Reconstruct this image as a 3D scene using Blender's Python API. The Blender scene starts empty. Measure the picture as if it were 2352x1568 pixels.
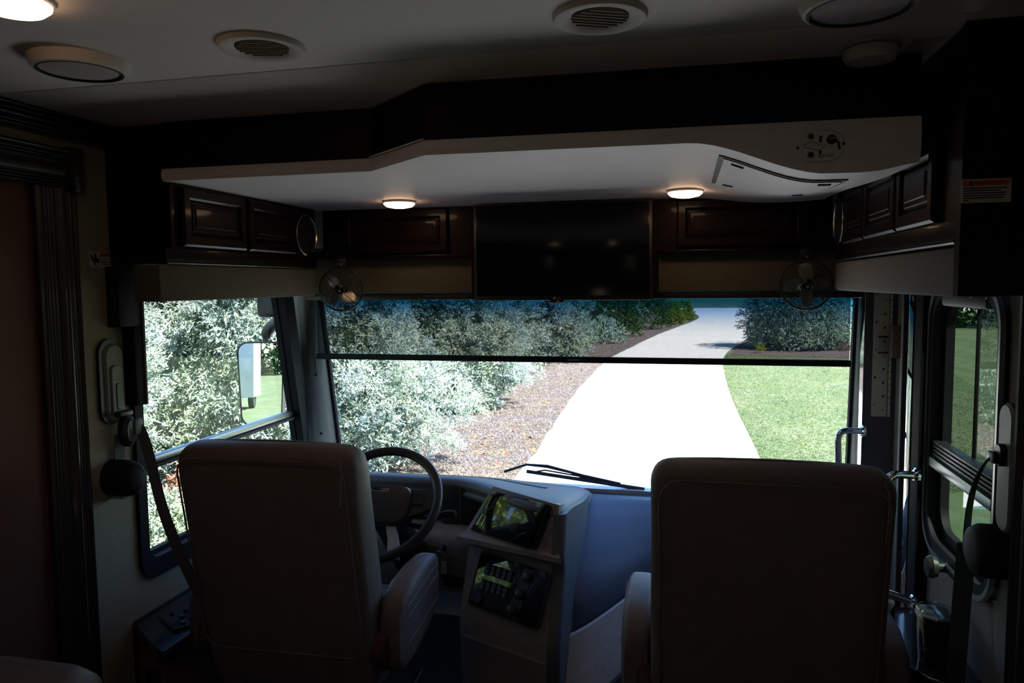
import bpy, bmesh, math, random
import numpy as np
from mathutils import Vector, Matrix

random.seed(7)
rng = np.random.default_rng(11)
D = bpy.data
SC = bpy.context.scene
COL = SC.collection

# ------------------------------------------------------------------ camera
F_PX, YAW, PITCH, ROLL = 1700.3, 0.230898, -0.077857, -0.009918
CAM = (0.49, 0.0, 1.62)
def cam_axes(yaw, pitch, roll):
    cy, sy, cp, sp = math.cos(yaw), math.sin(yaw), math.cos(pitch), math.sin(pitch)
    fwd = Vector((-sy*cp, cy*cp, sp)); right = Vector((cy, sy, 0)); up = right.cross(fwd)
    cr, sr = math.cos(roll), math.sin(roll)
    return cr*right + sr*up, -sr*right + cr*up, fwd
_r, _u, _f = cam_axes(YAW, PITCH, ROLL)
cam = D.objects.new('camera', D.cameras.new('camera')); COL.objects.link(cam)
cam.data.sensor_width = 36; cam.data.lens = F_PX/2352*36
cam.data.clip_start = 0.05; cam.data.clip_end = 600
cam.matrix_world = Matrix(((_r.x, _u.x, -_f.x, CAM[0]), (_r.y, _u.y, -_f.y, CAM[1]), (_r.z, _u.z, -_f.z, CAM[2]), (0, 0, 0, 1)))
SC.camera = cam

# ------------------------------------------------------------------ sky, sun, exposure
SUN_FROM = Vector((0.90, -0.42, 0)).normalized()
SUN_EL = math.radians(54)
sun_dir = Vector((SUN_FROM.x*math.cos(SUN_EL), SUN_FROM.y*math.cos(SUN_EL), math.sin(SUN_EL)))
w = D.worlds.new('sky'); SC.world = w; w.use_nodes = True
nt = w.node_tree; nt.nodes.clear()
sky = nt.nodes.new('ShaderNodeTexSky'); sky.sky_type = 'NISHITA'; sky.sun_disc = False
sky.sun_elevation = SUN_EL; sky.sun_rotation = math.atan2(SUN_FROM.x, SUN_FROM.y); sky.ozone_density = 9.0; sky.dust_density = 0.1
bg = nt.nodes.new('ShaderNodeBackground'); bg.inputs['Strength'].default_value = 0.62
wo = nt.nodes.new('ShaderNodeOutputWorld')
nt.links.new(sky.outputs[0], bg.inputs[0]); nt.links.new(bg.outputs[0], wo.inputs[0])
sl = D.lights.new('sun', 'SUN'); sl.energy = 34.0; sl.angle = math.radians(0.55); sl.color = (1, 0.96, 0.9)
so = D.objects.new('sun', sl); COL.objects.link(so); so.location = (20, -10, 40)
so.rotation_euler = sun_dir.to_track_quat('Z', 'Y').to_euler()
vs = SC.view_settings
SC.display_settings.display_device = 'sRGB'
vs.view_transform = 'Standard'; vs.look = 'None'; vs.exposure = 0.0; vs.gamma = 1.0; vs.use_curve_mapping = False
SC.cycles.max_bounces = 10; SC.cycles.diffuse_bounces = 6; SC.cycles.glossy_bounces = 5
SC.cycles.transparent_max_bounces = 16; SC.cycles.sample_clamp_indirect = 6.0
SC.cycles.caustics_reflective = False; SC.cycles.caustics_refractive = False

# ------------------------------------------------------------------ materials
MATS = {}
def nodes_of(name):
    m = D.materials.new(name); m.use_nodes = True; n = m.node_tree; n.nodes.clear()
    out = n.nodes.new('ShaderNodeOutputMaterial'); MATS[name] = m
    return m, n, out
def N(n, t, **kw):
    x = n.nodes.new(t)
    for k, v in kw.items(): setattr(x, k, v)
    return x
def mat(name, c, rough=0.5, metal=0.0, c2=None, scale=30.0, stretch=(1, 1, 1), bump=0.0, bscale=None, coat=0.0, spec=0.5, emit=None, estr=0):
    m, n, out = nodes_of(name)
    p = N(n, 'ShaderNodeBsdfPrincipled'); n.links.new(p.outputs[0], out.inputs[0])
    tc = N(n, 'ShaderNodeTexCoord'); mp = N(n, 'ShaderNodeMapping'); mp.inputs['Scale'].default_value = stretch
    n.links.new(tc.outputs['Object'], mp.inputs[0])
    nz = N(n, 'ShaderNodeTexNoise'); nz.inputs['Scale'].default_value = scale; nz.inputs['Detail'].default_value = 4
    n.links.new(mp.outputs[0], nz.inputs[0])
    cr = N(n, 'ShaderNodeValToRGB')
    if c2 is None: c2 = tuple(min(1, x*0.86) for x in c)
    cr.color_ramp.elements[0].position = 0.32; cr.color_ramp.elements[1].position = 0.68
    cr.color_ramp.elements[0].color = (*c2, 1); cr.color_ramp.elements[1].color = (*c, 1)
    n.links.new(nz.outputs[0], cr.inputs[0]); n.links.new(cr.outputs[0], p.inputs['Base Color'])
    p.inputs['Roughness'].default_value = rough; p.inputs['Metallic'].default_value = metal
    p.inputs['Specular IOR Level'].default_value = spec
    p.inputs['Coat Weight'].default_value = coat; p.inputs['Coat Roughness'].default_value = 0.08
    if bump:
        nb = N(n, 'ShaderNodeTexNoise'); nb.inputs['Scale'].default_value = bscale or scale*4; nb.inputs['Detail'].default_value = 5
        n.links.new(mp.outputs[0], nb.inputs[0])
        b = N(n, 'ShaderNodeBump'); b.inputs['Strength'].default_value = bump; b.inputs['Distance'].default_value = 0.01
        n.links.new(nb.outputs[0], b.inputs['Height']); n.links.new(b.outputs[0], p.inputs['Normal'])
    if emit:
        p.inputs['Emission Color'].default_value = (*emit, 1); p.inputs['Emission Strength'].default_value = estr
    return m
def schlick(n, f0, f1):
    lw = N(n, 'ShaderNodeLayerWeight'); lw.inputs['Blend'].default_value = 0.5
    pw = N(n, 'ShaderNodeMath', operation='POWER'); pw.inputs[1].default_value = 5.0
    n.links.new(lw.outputs['Facing'], pw.inputs[0])
    ma = N(n, 'ShaderNodeMath', operation='MULTIPLY_ADD'); ma.inputs[1].default_value = f1; ma.inputs[2].default_value = f0
    n.links.new(pw.outputs[0], ma.inputs[0]); return ma.outputs[0]
def glass(name, tint, f0=0.06, f1=0.9, band=None, dots=None):
    m, n, out = nodes_of(name)
    tr = N(n, 'ShaderNodeBsdfTransparent'); gl = N(n, 'ShaderNodeBsdfGlossy'); gl.inputs['Roughness'].default_value = 0.0
    gl.inputs['Color'].default_value = (0.95, 0.97, 1, 1)
    mx = N(n, 'ShaderNodeMixShader'); n.links.new(schlick(n, f0, f1), mx.inputs[0])
    n.links.new(tr.outputs[0], mx.inputs[1]); n.links.new(gl.outputs[0], mx.inputs[2])
    geo = N(n, 'ShaderNodeNewGeometry'); sp = N(n, 'ShaderNodeSeparateXYZ'); n.links.new(geo.outputs['Position'], sp.inputs[0])
    # faint smudges keep the pane from being perfectly even
    nz = N(n, 'ShaderNodeTexNoise'); nz.inputs['Scale'].default_value = 6
    cr = N(n, 'ShaderNodeValToRGB'); cr.color_ramp.elements[0].color = (*[x*0.97 for x in tint], 1); cr.color_ramp.elements[1].color = (*tint, 1)
    n.links.new(geo.outputs['Position'], nz.inputs[0]); n.links.new(nz.outputs[0], cr.inputs[0])
    col = cr.outputs[0]
    if band:                                    # (z0, z1, colour): shade band dyed into the top of a windscreen
        mr = N(n, 'ShaderNodeMapRange', interpolation_type='SMOOTHSTEP'); mr.inputs[1].default_value = band[0]; mr.inputs[2].default_value = band[1]
        n.links.new(sp.outputs[2], mr.inputs[0])
        mc = N(n, 'ShaderNodeMix', data_type='RGBA'); mc.inputs[7].default_value = (*band[2], 1)
        n.links.new(mr.outputs[0], mc.inputs[0]); n.links.new(col, mc.inputs[6]); col = mc.outputs[2]
    n.links.new(col, tr.inputs[0])
    last = mx.outputs[0]
    if dots:                                    # (z0, z1, pitch): printed dot fringe along the top of a side window
        vm = N(n, 'ShaderNodeVectorMath', operation='SCALE'); vm.inputs[3].default_value = 2*math.pi/dots[2]
        n.links.new(geo.outputs['Position'], vm.inputs[0])
        s2 = N(n, 'ShaderNodeSeparateXYZ'); n.links.new(vm.outputs[0], s2.inputs[0])
        a = N(n, 'ShaderNodeMath', operation='SINE'); b = N(n, 'ShaderNodeMath', operation='SINE')
        n.links.new(s2.outputs[1], a.inputs[0]); n.links.new(s2.outputs[2], b.inputs[0])
        pr = N(n, 'ShaderNodeMath', operation='MULTIPLY'); n.links.new(a.outputs[0], pr.inputs[0]); n.links.new(b.outputs[0], pr.inputs[1])
        mr = N(n, 'ShaderNodeMapRange'); mr.inputs[1].default_value = dots[0]; mr.inputs[2].default_value = dots[1]; mr.inputs[3].default_value = 1.0; mr.inputs[4].default_value = -0.5
        n.links.new(sp.outputs[2], mr.inputs[0])
        gt = N(n, 'ShaderNodeMath', operation='GREATER_THAN'); n.links.new(pr.outputs[0], gt.inputs[0]); n.links.new(mr.outputs[0], gt.inputs[1])
        df = N(n, 'ShaderNodeBsdfDiffuse'); df.inputs[0].default_value = (0.01, 0.01, 0.01, 1)
        m2 = N(n, 'ShaderNodeMixShader'); n.links.new(gt.outputs[0], m2.inputs[0]); n.links.new(last, m2.inputs[1]); n.links.new(df.outputs[0], m2.inputs[2])
        last = m2.outputs[0]
    n.links.new(last, out.inputs[0]); return m

mat('ceiling_vinyl', (0.68, 0.625, 0.58), 0.7, c2=(0.64, 0.59, 0.55), scale=6, bump=0.05, bscale=300)
mat('bed_vinyl', (0.92, 0.87, 0.85), 0.5, c2=(0.85, 0.80, 0.78), scale=8, stretch=(1, 22, 6), bump=0.04, bscale=60)
mat('cherry_wood', (0.014, 0.0062, 0.0052), 0.42, c2=(0.009, 0.0042, 0.0037), scale=5, stretch=(1, 8, 8), coat=0.08, bump=0.03, spec=0.1)
mat('walnut_wood', (0.034, 0.024, 0.020), 0.40, c2=(0.024, 0.017, 0.014), scale=5, stretch=(8, 8, 1), coat=0.25, bump=0.03)
mat('red_panel', (0.12, 0.045, 0.030), 0.7, scale=8, bump=0.05)
mat('wall_fabric', (0.36, 0.32, 0.23), 0.9, c2=(0.28, 0.25, 0.175), scale=12, stretch=(1, 4, 30), bump=0.08, bscale=120)
mat('wall_grey', (0.18, 0.155, 0.14), 0.85, scale=14, stretch=(1, 3, 20), bump=0.05, bscale=120)
mat('valance_fabric', (0.12, 0.105, 0.066), 0.9, c2=(0.10, 0.088, 0.056), scale=60, bump=0.08, bscale=400)
mat('carpet', (0.05, 0.048, 0.046), 0.95, scale=80, bump=0.3, bscale=400)
mat('seat_leather', (0.20, 0.155, 0.14), 0.55, c2=(0.17, 0.13, 0.118), scale=25, bump=0.08, bscale=350)
mat('sofa_leather', (0.20, 0.16, 0.15), 0.5, scale=25, bump=0.08, bscale=300)
mat('thread', (0.42, 0.39, 0.36), 0.8, scale=60)
mat('cove_vinyl', (0.075, 0.088, 0.135), 0.5, c2=(0.066, 0.078, 0.12), scale=40, bump=0.05, bscale=600)
mat('dash_vinyl', (0.115, 0.114, 0.124), 0.5, c2=(0.10, 0.10, 0.11), scale=40, bump=0.05, bscale=600)
mat('dash_grey', (0.55, 0.54, 0.54), 0.6, scale=40, bump=0.03, bscale=500)
mat('kick_vinyl', (0.78, 0.77, 0.78), 0.6, scale=40, bump=0.03, bscale=500)
mat('dash_brown', (0.30, 0.25, 0.235), 0.45, scale=40, bump=0.04, bscale=600)
mat('black_plastic', (0.018, 0.018, 0.019), 0.38, scale=60, bump=0.02)
mat('matte_black', (0.010, 0.010, 0.011), 0.65, scale=60, spec=0.18)
mat('cream_bounce_tile', (0.50, 0.46, 0.40), 0.35, c2=(0.42, 0.385, 0.33), scale=4)
mat('black_rubber', (0.014, 0.014, 0.015), 0.6, scale=60, bump=0.05)
mat('gloss_black', (0.006, 0.006, 0.007), 0.03, scale=40, coat=0.6, spec=0.7)
mat('screen_gloss', (0.006, 0.006, 0.007), 0.02, scale=40, coat=1.0, spec=1.0)
mat('tv_screen', (0.004, 0.004, 0.006), 0.12, scale=40, spec=0.35)
mat('tv_bezel', (0.006, 0.006, 0.007), 0.45, scale=40)
mat('wheel_leather', (0.028, 0.028, 0.031), 0.45, scale=60, bump=0.05, bscale=600)
mat('chrome', (0.82, 0.83, 0.85), 0.07, metal=1, scale=40)
mat('polished_strip', (0.62, 0.63, 0.63), 0.05, metal=1, scale=60)
mat('aluminium', (0.42, 0.43, 0.43), 0.34, metal=1, scale=60, stretch=(1, 1, 8))
mat('plate_steel', (0.72, 0.70, 0.63), 0.5, metal=0.1, scale=90, stretch=(4, 4, 1))
mat('grey_plastic', (0.20, 0.205, 0.20), 0.5, scale=50, bump=0.02)
mat('belt_cover', (0.17, 0.175, 0.16), 0.5, scale=50)
mat('belt_web', (0.04, 0.04, 0.042), 0.7, scale=90, stretch=(1, 1, 20), bump=0.1)
mat('pillar_trim', (0.14, 0.14, 0.115), 0.6, scale=20, bump=0.03)
mat('jamb_grey', (0.10, 0.10, 0.125), 0.6, scale=20)
mat('console_gloss', (0.03, 0.032, 0.045), 0.16, scale=30, coat=0.5)
mat('console_face', (0.20, 0.11, 0.09), 0.6, scale=12, stretch=(6, 6, 1))
mat('white_plastic', (0.58, 0.56, 0.53), 0.5, scale=30)
mat('speaker_cloth', (0.50, 0.46, 0.45), 0.85, scale=200, bump=0.2, bscale=600)
mat('black_cloth', (0.008, 0.008, 0.009), 0.9, scale=200, bump=0.2, bscale=600)
mat('vent_beige', (0.34, 0.27, 0.20), 0.6, scale=30)
mat('label_white', (0.55, 0.55, 0.50), 0.6, scale=60)
mat('label_orange', (0.62, 0.11, 0.02), 0.6, scale=60)
mat('label_ink', (0.01, 0.01, 0.012), 0.6, scale=60)
mat('blade_metal', (0.55, 0.53, 0.48), 0.28, metal=0.7, scale=40)
mat('fan_wire', (0.03, 0.027, 0.024), 0.4, scale=40)
mat('brass', (0.55, 0.44, 0.20), 0.25, metal=1, scale=40)
mat('silver_ring', (0.60, 0.57, 0.46), 0.25, metal=1, scale=40)
mat('coach_paint', (0.62, 0.62, 0.60), 0.25, scale=3, coat=0.4)
mat('mirror_glass', (0.86, 0.88, 0.90), 0.0, metal=1, scale=3)
mat('lamp_lens', (0.9, 0.85, 0.78), 0.4, scale=20, emit=(1.0, 0.60, 0.36), estr=11)
mat('led_red', (0.5, 0.02, 0.01), 0.4, scale=20, emit=(1, 0.08, 0.04), estr=0.25)
mat('drink', (0.02, 0.02, 0.025), 0.2, scale=20)
mat('trunk_bark', (0.10, 0.072, 0.052), 0.9, c2=(0.06, 0.043, 0.03), scale=18, stretch=(1, 1, 0.2), bump=0.5)
mat('fallen_leaf', (0.42, 0.12, 0.035), 0.7, c2=(0.28, 0.06, 0.02), scale=40)
mat('knob_grey', (0.05, 0.05, 0.05), 0.3, scale=40)
mat('switch_legend', (0.35, 0.35, 0.33), 0.5, scale=40)
glass('windscreen_glass', (0.95, 0.98, 0.96), band=(1.39, 1.555, (0.012, 0.23, 0.52)))
glass('side_glass', (0.92, 0.96, 0.92), dots=(1.49, 1.62, 0.0075))
glass('tinted_glass', (0.17, 0.21, 0.17), f0=0.05, f1=0.9)
glass('insect_screen', (0.13, 0.155, 0.13), f0=0.0, f1=0.04)
glass('rear_glass', (0.24, 0.24, 0.23))
glass('clear_plastic', (0.8, 0.82, 0.8), f0=0.1, f1=0.85)
def shade_cloth():
    m, n, out = nodes_of('shade_cloth')
    tr = N(n, 'ShaderNodeBsdfTransparent'); tr.inputs[0].default_value = (1, 1, 1, 1)
    df = N(n, 'ShaderNodeBsdfDiffuse'); df.inputs[0].default_value = (0.02, 0.02, 0.022, 1)
    geo = N(n, 'ShaderNodeNewGeometry'); wv = N(n, 'ShaderNodeTexNoise'); wv.inputs['Scale'].default_value = 400
    n.links.new(geo.outputs['Position'], wv.inputs[0])
    mr = N(n, 'ShaderNodeMapRange'); mr.inputs[3].default_value = 0.775; mr.inputs[4].default_value = 0.825
    n.links.new(wv.outputs[0], mr.inputs[0])
    mx = N(n, 'ShaderNodeMixShader'); n.links.new(mr.outputs[0], mx.inputs[0]); n.links.new(tr.outputs[0], mx.inputs[1]); n.links.new(df.outputs[0], mx.inputs[2])
    n.links.new(mx.outputs[0], out.inputs[0])
shade_cloth()
def ground_mat(name, stops, scales, stretch=(1, 1, 1), bump=0.3, bdist=0.02, rough=0.95):
    m, n, out = nodes_of(name)
    p = N(n, 'ShaderNodeBsdfPrincipled'); p.inputs['Roughness'].default_value = rough; p.inputs['Specular IOR Level'].default_value = 0.15
    n.links.new(p.outputs[0], out.inputs[0])
    geo = N(n, 'ShaderNodeNewGeometry'); mp = N(n, 'ShaderNodeMapping'); mp.inputs['Scale'].default_value = stretch
    n.links.new(geo.outputs['Position'], mp.inputs[0])
    acc = None
    for s, wgt in scales:
        t = N(n, 'ShaderNodeTexNoise'); t.inputs['Scale'].default_value = s; t.inputs['Detail'].default_value = 6; t.inputs['Roughness'].default_value = 0.65
        n.links.new(mp.outputs[0], t.inputs[0])
        k = N(n, 'ShaderNodeMath', operation='MULTIPLY_ADD'); k.inputs[1].default_value = wgt
        n.links.new(t.outputs[0], k.inputs[0])
        if acc is None: k.inputs[2].default_value = 0.5 - 0.5*sum(x[1] for x in scales)
        else: n.links.new(acc, k.inputs[2])
        acc = k.outputs[0]
    cr = N(n, 'ShaderNodeValToRGB'); e = cr.color_ramp.elements
    while len(e) < len(stops): e.new(0.5)
    for i, (pos, c) in enumerate(stops): e[i].position = pos; e[i].color = (*c, 1)
    n.links.new(acc, cr.inputs[0]); n.links.new(cr.outputs[0], p.inputs['Base Color'])
    b = N(n, 'ShaderNodeBump'); b.inputs['Strength'].default_value = bump; b.inputs['Distance'].default_value = bdist
    n.links.new(acc, b.inputs['Height']); n.links.new(b.outputs[0], p.inputs['Normal'])
    return m
ground_mat('concrete', [(0.2, (0.40, 0.39, 0.385)), (0.8, (0.50, 0.495, 0.49))], [(0.35, 0.7), (3.0, 0.5), (40, 0.4)], stretch=(0.5, 1.8, 1), bump=0.1)
ground_mat('lawn', [(0.1, (0.052, 0.082, 0.036)), (0.45, (0.076, 0.106, 0.052)), (0.7, (0.112, 0.134, 0.080)), (0.95, (0.18, 0.175, 0.12))], [(0.45, 1.1), (4.0, 0.6), (45, 0.7)], stretch=(1.6, 0.7, 1), bump=0.4, bdist=0.02)
ground_mat('mulch', [(0.1, (0.06, 0.046, 0.044)), (0.40, (0.135, 0.108, 0.104)), (0.7, (0.21, 0.178, 0.172)), (0.95, (0.32, 0.285, 0.275))], [(1.2, 0.5), (14, 1.0), (60, 1.6)], stretch=(1, 2.2, 1), bump=0.9, bdist=0.05)
def leaf_mat(name, base, tip, trans=0.25, dead=None):
    m, n, out = nodes_of(name)
    at = N(n, 'ShaderNodeAttribute', attribute_name='tip')
    mc = N(n, 'ShaderNodeMix', data_type='RGBA'); mc.inputs[6].default_value = (*base, 1); mc.inputs[7].default_value = (*tip, 1)
    n.links.new(at.outputs['Fac'], mc.inputs[0])
    geo = N(n, 'ShaderNodeNewGeometry'); nz = N(n, 'ShaderNodeTexNoise'); nz.inputs['Scale'].default_value = 1.7; nz.inputs['Detail'].default_value = 4
    n.links.new(geo.outputs['Position'], nz.inputs[0])
    cr = N(n, 'ShaderNodeValToRGB'); e = cr.color_ramp.elements
    e[0].position = 0.3; e[0].color = (1.12, 1.08, 0.80, 1); e[1].position = 0.62; e[1].color = (0.95, 1.0, 1.06, 1)
    n.links.new(nz.outputs[0], cr.inputs[0])
    mu = N(n, 'ShaderNodeMix', data_type='RGBA', blend_type='MULTIPLY'); mu.inputs[0].default_value = 1
    n.links.new(mc.outputs[2], mu.inputs[6]); n.links.new(cr.outputs[0], mu.inputs[7])
    df = N(n, 'ShaderNodeBsdfDiffuse'); tl = N(n, 'ShaderNodeBsdfTranslucent')
    n.links.new(mu.outputs[2], df.inputs[0]); n.links.new(mu.outputs[2], tl.inputs[0])
    mx = N(n, 'ShaderNodeMixShader'); mx.inputs[0].default_value = trans
    n.links.new(df.outputs[0], mx.inputs[1]); n.links.new(tl.outputs[0], mx.inputs[2]); n.links.new(mx.outputs[0], out.inputs[0])
leaf_mat('juniper', (0.065, 0.11, 0.055), (0.46, 0.54, 0.52), 0.10)
leaf_mat('juniper_brown', (0.15, 0.07, 0.05), (0.42, 0.23, 0.18))
leaf_mat('evergreen', (0.022, 0.05, 0.02), (0.07, 0.14, 0.05))
leaf_mat('yellow_green', (0.10, 0.14, 0.02), (0.25, 0.28, 0.05))
leaf_mat('bluish_cypress', (0.10, 0.155, 0.115), (0.40, 0.52, 0.46), 0.15)
leaf_mat('straw', (0.085, 0.064, 0.062), (0.30, 0.265, 0.26), 0.1)
leaf_mat('grass_blade', (0.085, 0.118, 0.058), (0.17, 0.185, 0.115))

# ------------------------------------------------------------------ mesh helpers
class MB:
    def __init__(s): s.v = []; s.f = []
    def add(s, vs, fs):
        o = len(s.v); s.v += [tuple(v) for v in vs]; s.f += [tuple(i+o for i in f) for f in fs]; return s
    def box(s, x0, x1, y0, y1, z0, z1):
        return s.add([(x0,y0,z0),(x1,y0,z0),(x1,y1,z0),(x0,y1,z0),(x0,y0,z1),(x1,y0,z1),(x1,y1,z1),(x0,y1,z1)],
                     [(3,2,1,0),(4,5,6,7),(0,1,5,4),(1,2,6,5),(2,3,7,6),(3,0,4,7)])
    def rbox(s, x0, x1, y0, y1, z0, z1, r=0.005, seg=2, mtx=None):
        bm = bmesh.new(); bmesh.ops.create_cube(bm, size=1.0)
        for v in bm.verts: v.co = Vector(((x0+x1)/2 + v.co.x*(x1-x0), (y0+y1)/2 + v.co.y*(y1-y0), (z0+z1)/2 + v.co.z*(z1-z0)))
        r = min(r, 0.49*min(x1-x0, y1-y0, z1-z0))
        bmesh.ops.bevel(bm, geom=list(bm.edges), offset=r, segments=seg, profile=0.5, affect='EDGES')
        bm.verts.index_update()
        vs = [(mtx @ v.co) if mtx else v.co for v in bm.verts]
        s.add(vs, [[v.index for v in f.verts] for f in bm.faces]); bm.free(); return s
    def loft(s, rings, cap=True, closed=True):
        n = len(rings[0]); vs = [p for r in rings for p in r]; fs = []
        for i in range(len(rings)-1):
            for j in range(n if closed else n-1):
                k = (j+1) % n; fs.append((i*n+j, i*n+k, (i+1)*n+k, (i+1)*n+j))
        if cap:
            fs.append(tuple(range(n-1, -1, -1))); fs.append(tuple((len(rings)-1)*n+j for j in range(n)))
        return s.add(vs, fs)
    def tube(s, path, r, n=10, closed=False, cap=True):
        P = [Vector(p) for p in path]; rings = []; m = len(P); prev = None
        for i in range(m):
            if closed: t = P[(i+1) % m] - P[i-1]
            else: t = P[min(i+1, m-1)] - P[max(i-1, 0)]
            t.normalize()
            if prev is None:
                a = Vector((0, 0, 1)) if abs(t.z) < 0.9 else Vector((1, 0, 0)); nn = (a - t*a.dot(t)).normalized()
            else: nn = (prev - t*prev.dot(t)).normalized()
            prev = nn; b = t.cross(nn); rr = r[i] if isinstance(r, (list, tuple)) else r
            rings.append([P[i] + (nn*math.cos(2*math.pi*k/n) + b*math.sin(2*math.pi*k/n))*rr for k in range(n)])
        if closed: rings.append(rings[0]); cap = False
        return s.loft(rings, cap)
    def lathe(s, prof, o=(0,0,0), ax=(0,0,1), n=32, closed=False):
        a = Vector(ax).normalized(); h = Vector((1,0,0)) if abs(a.x) < 0.9 else Vector((0,1,0))
        e1 = (h - a*h.dot(a)).normalized(); e2 = a.cross(e1); o = Vector(o)
        rings = [[o + a*z + (e1*math.cos(2*math.pi*k/n) + e2*math.sin(2*math.pi*k/n))*max(r, 1e-5) for k in range(n)] for r, z in prof]
        if closed: rings.append(rings[0])
        return s.loft(rings, not closed)
    def grid(s, fn, nu, nv):
        vs = [fn(i/nu, j/nv) for j in range(nv+1) for i in range(nu+1)]
        fs = [(j*(nu+1)+i, j*(nu+1)+i+1, (j+1)*(nu+1)+i+1, (j+1)*(nu+1)+i) for j in range(nv) for i in range(nu)]
        return s.add(vs, fs)
    def slab(s, fn, nu, nv, off):
        """closed sheet: surface fn and the same surface moved by off"""
        o = Vector(off); b = len(s.v); s.grid(fn, nu, nv); c = len(s.v)
        s.grid(lambda u, v: tuple(Vector(fn(u, v)) + o), nu, nv)
        n1 = nu+1; loop = [i for i in range(n1)] + [j*n1+nu for j in range(1, nv+1)] + [nv*n1+i for i in range(nu-1, -1, -1)] + [j*n1 for j in range(nv-1, 0, -1)]
        for k in range(len(loop)):
            p, q = loop[k], loop[(k+1) % len(loop)]; s.f.append((b+p, b+q, c+q, c+p))
        return s
    def ring(s, outer, inner, off):
        """frame between two loops, given thickness vector off"""
        n = len(outer); o = Vector(off)
        vs = [Vector(p) for p in outer] + [Vector(p) for p in inner] + [Vector(p)+o for p in outer] + [Vector(p)+o for p in inner]
        fs = []
        for i in range(n):
            j = (i+1) % n
            fs += [(i, j, n+j, n+i), (2*n+j, 2*n+i, 3*n+i, 3*n+j), (j, i, 2*n+i, 2*n+j), (n+i, n+j, 3*n+j, 3*n+i)]
        return s.add(vs, fs)
    def poly(s, pts, off):
        o = Vector(off); return s.loft([[Vector(p) for p in pts], [Vector(p)+o for p in pts]])
    def build(s, name, m, parent=None, angle=35, recalc=True):
        me = D.meshes.new(name)
        o = D.objects.new(name, me); COL.objects.link(o)
        off = Vector(parent.matrix_basis.translation) if parent else Vector((0,0,0))
        if parent and parent.parent: off = off + parent.parent.matrix_basis.translation
        me.from_pydata([(v[0]-off.x, v[1]-off.y, v[2]-off.z) for v in s.v], [], s.f)
        if recalc:
            bm = bmesh.new(); bm.from_mesh(me); bmesh.ops.recalc_face_normals(bm, faces=list(bm.faces)); bm.to_mesh(me); bm.free()
        me.materials.append(MATS[m])
        if angle:
            me.polygons.foreach_set('use_smooth', [True]*len(me.polygons)); me.set_sharp_from_angle(angle=math.radians(angle))
        me.update()
        if parent: o.parent = parent
        return o
def thing(name, label, cat, loc=(0,0,0), group=None):
    o = D.objects.new(name, None); COL.objects.link(o); o.location = loc; o.empty_display_size = 0.05
    return tag(o, label, cat, group)
def tag(o, label, cat=None, group=None):
    o['label'] = label
    if cat: o['category'] = cat
    if group: o['group'] = group
    return o
def struct(o, label=None):
    o['kind'] = 'structure'
    if label: o['label'] = label
    return o
def sthing(name, label, loc=(0,0,0)):
    o = D.objects.new(name, None); COL.objects.link(o); o.location = loc; o.empty_display_size = 0.05
    return struct(o, label)
def copy_tree(o, parent=None):
    c = o.copy(); COL.objects.link(c)
    if parent: c.parent = parent
    for ch in list(o.children): copy_tree(ch, c)
    return c
def rrect(w, h, r, n=5):
    """rounded rectangle loop centred on 0"""
    r = min(r, w/2, h/2); P = []
    for cx, cy, a0 in ((w/2-r, h/2-r, 0), (-w/2+r, h/2-r, 90), (-w/2+r, -h/2+r, 180), (w/2-r, -h/2+r, 270)):
        for k in range(n+1):
            a = math.radians(a0 + 90*k/n); P.append((cx + r*math.cos(a), cy + r*math.sin(a)))
    return P
def frame3(o, n, up=(0,0,1)):
    n = Vector(n).normalized(); u = Vector(up).cross(n).normalized(); v = n.cross(u); o = Vector(o)
    return o, u, v, n              # seen from the side n points to, u runs right and v up
def on(fr, x, y, z=0.0): o, u, v, n = fr; return o + u*x + v*y + n*z
def text(fr, s, size, m, parent, x=0, y=0, z=0.0005, name='lettering', width=None):
    cu = D.curves.new('t', 'FONT'); cu.body = s; cu.size = size; cu.extrude = 0.0002; cu.align_x = 'CENTER'; cu.align_y = 'CENTER'; cu.resolution_u = 2
    ob = D.objects.new('t', cu); COL.objects.link(ob)
    dg = bpy.context.evaluated_depsgraph_get(); me = D.meshes.new_from_object(ob.evaluated_get(dg))
    vs = [v.co.copy() for v in me.vertices]; fs = [tuple(p.vertices) for p in me.polygons]
    k = 1.0
    if width and vs:
        k = width/max(1e-6, max(v.x for v in vs) - min(v.x for v in vs))
    D.objects.remove(ob); D.curves.remove(cu); D.meshes.remove(me)
    b = MB(); b.add([on(fr, x + v.x*k, y + v.y, z + v.z) for v in vs], fs)
    return b.build(name, m, parent, angle=0, recalc=False)
def plate(fr, w, h, r, t, x=0, y=0, z=0.0, n=5):
    L = rrect(w, h, r, n); return MB().loft([[on(fr, x+a, y+b, z) for a, b in L], [on(fr, x+a, y+b, z+t) for a, b in L]])
def bplate(fr, w, h, r, t, x=0, y=0, z=0.0, e=0.002):
    A = rrect(w, h, r); B = rrect(w-2*e, h-2*e, max(r-e, 0.0005))
    return MB().loft([[on(fr, x+a, y+b, z) for a, b in A], [on(fr, x+a, y+b, z+t-e) for a, b in A], [on(fr, x+a, y+b, z+t) for a, b in B]])
def disc(fr, r, t, x=0, y=0, z=0, n=24, prof=None):
    return MB().lathe(prof or [(r, 0), (r, t*0.7), (r*0.92, t)], on(fr, x, y, z), fr[3], n)

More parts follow.
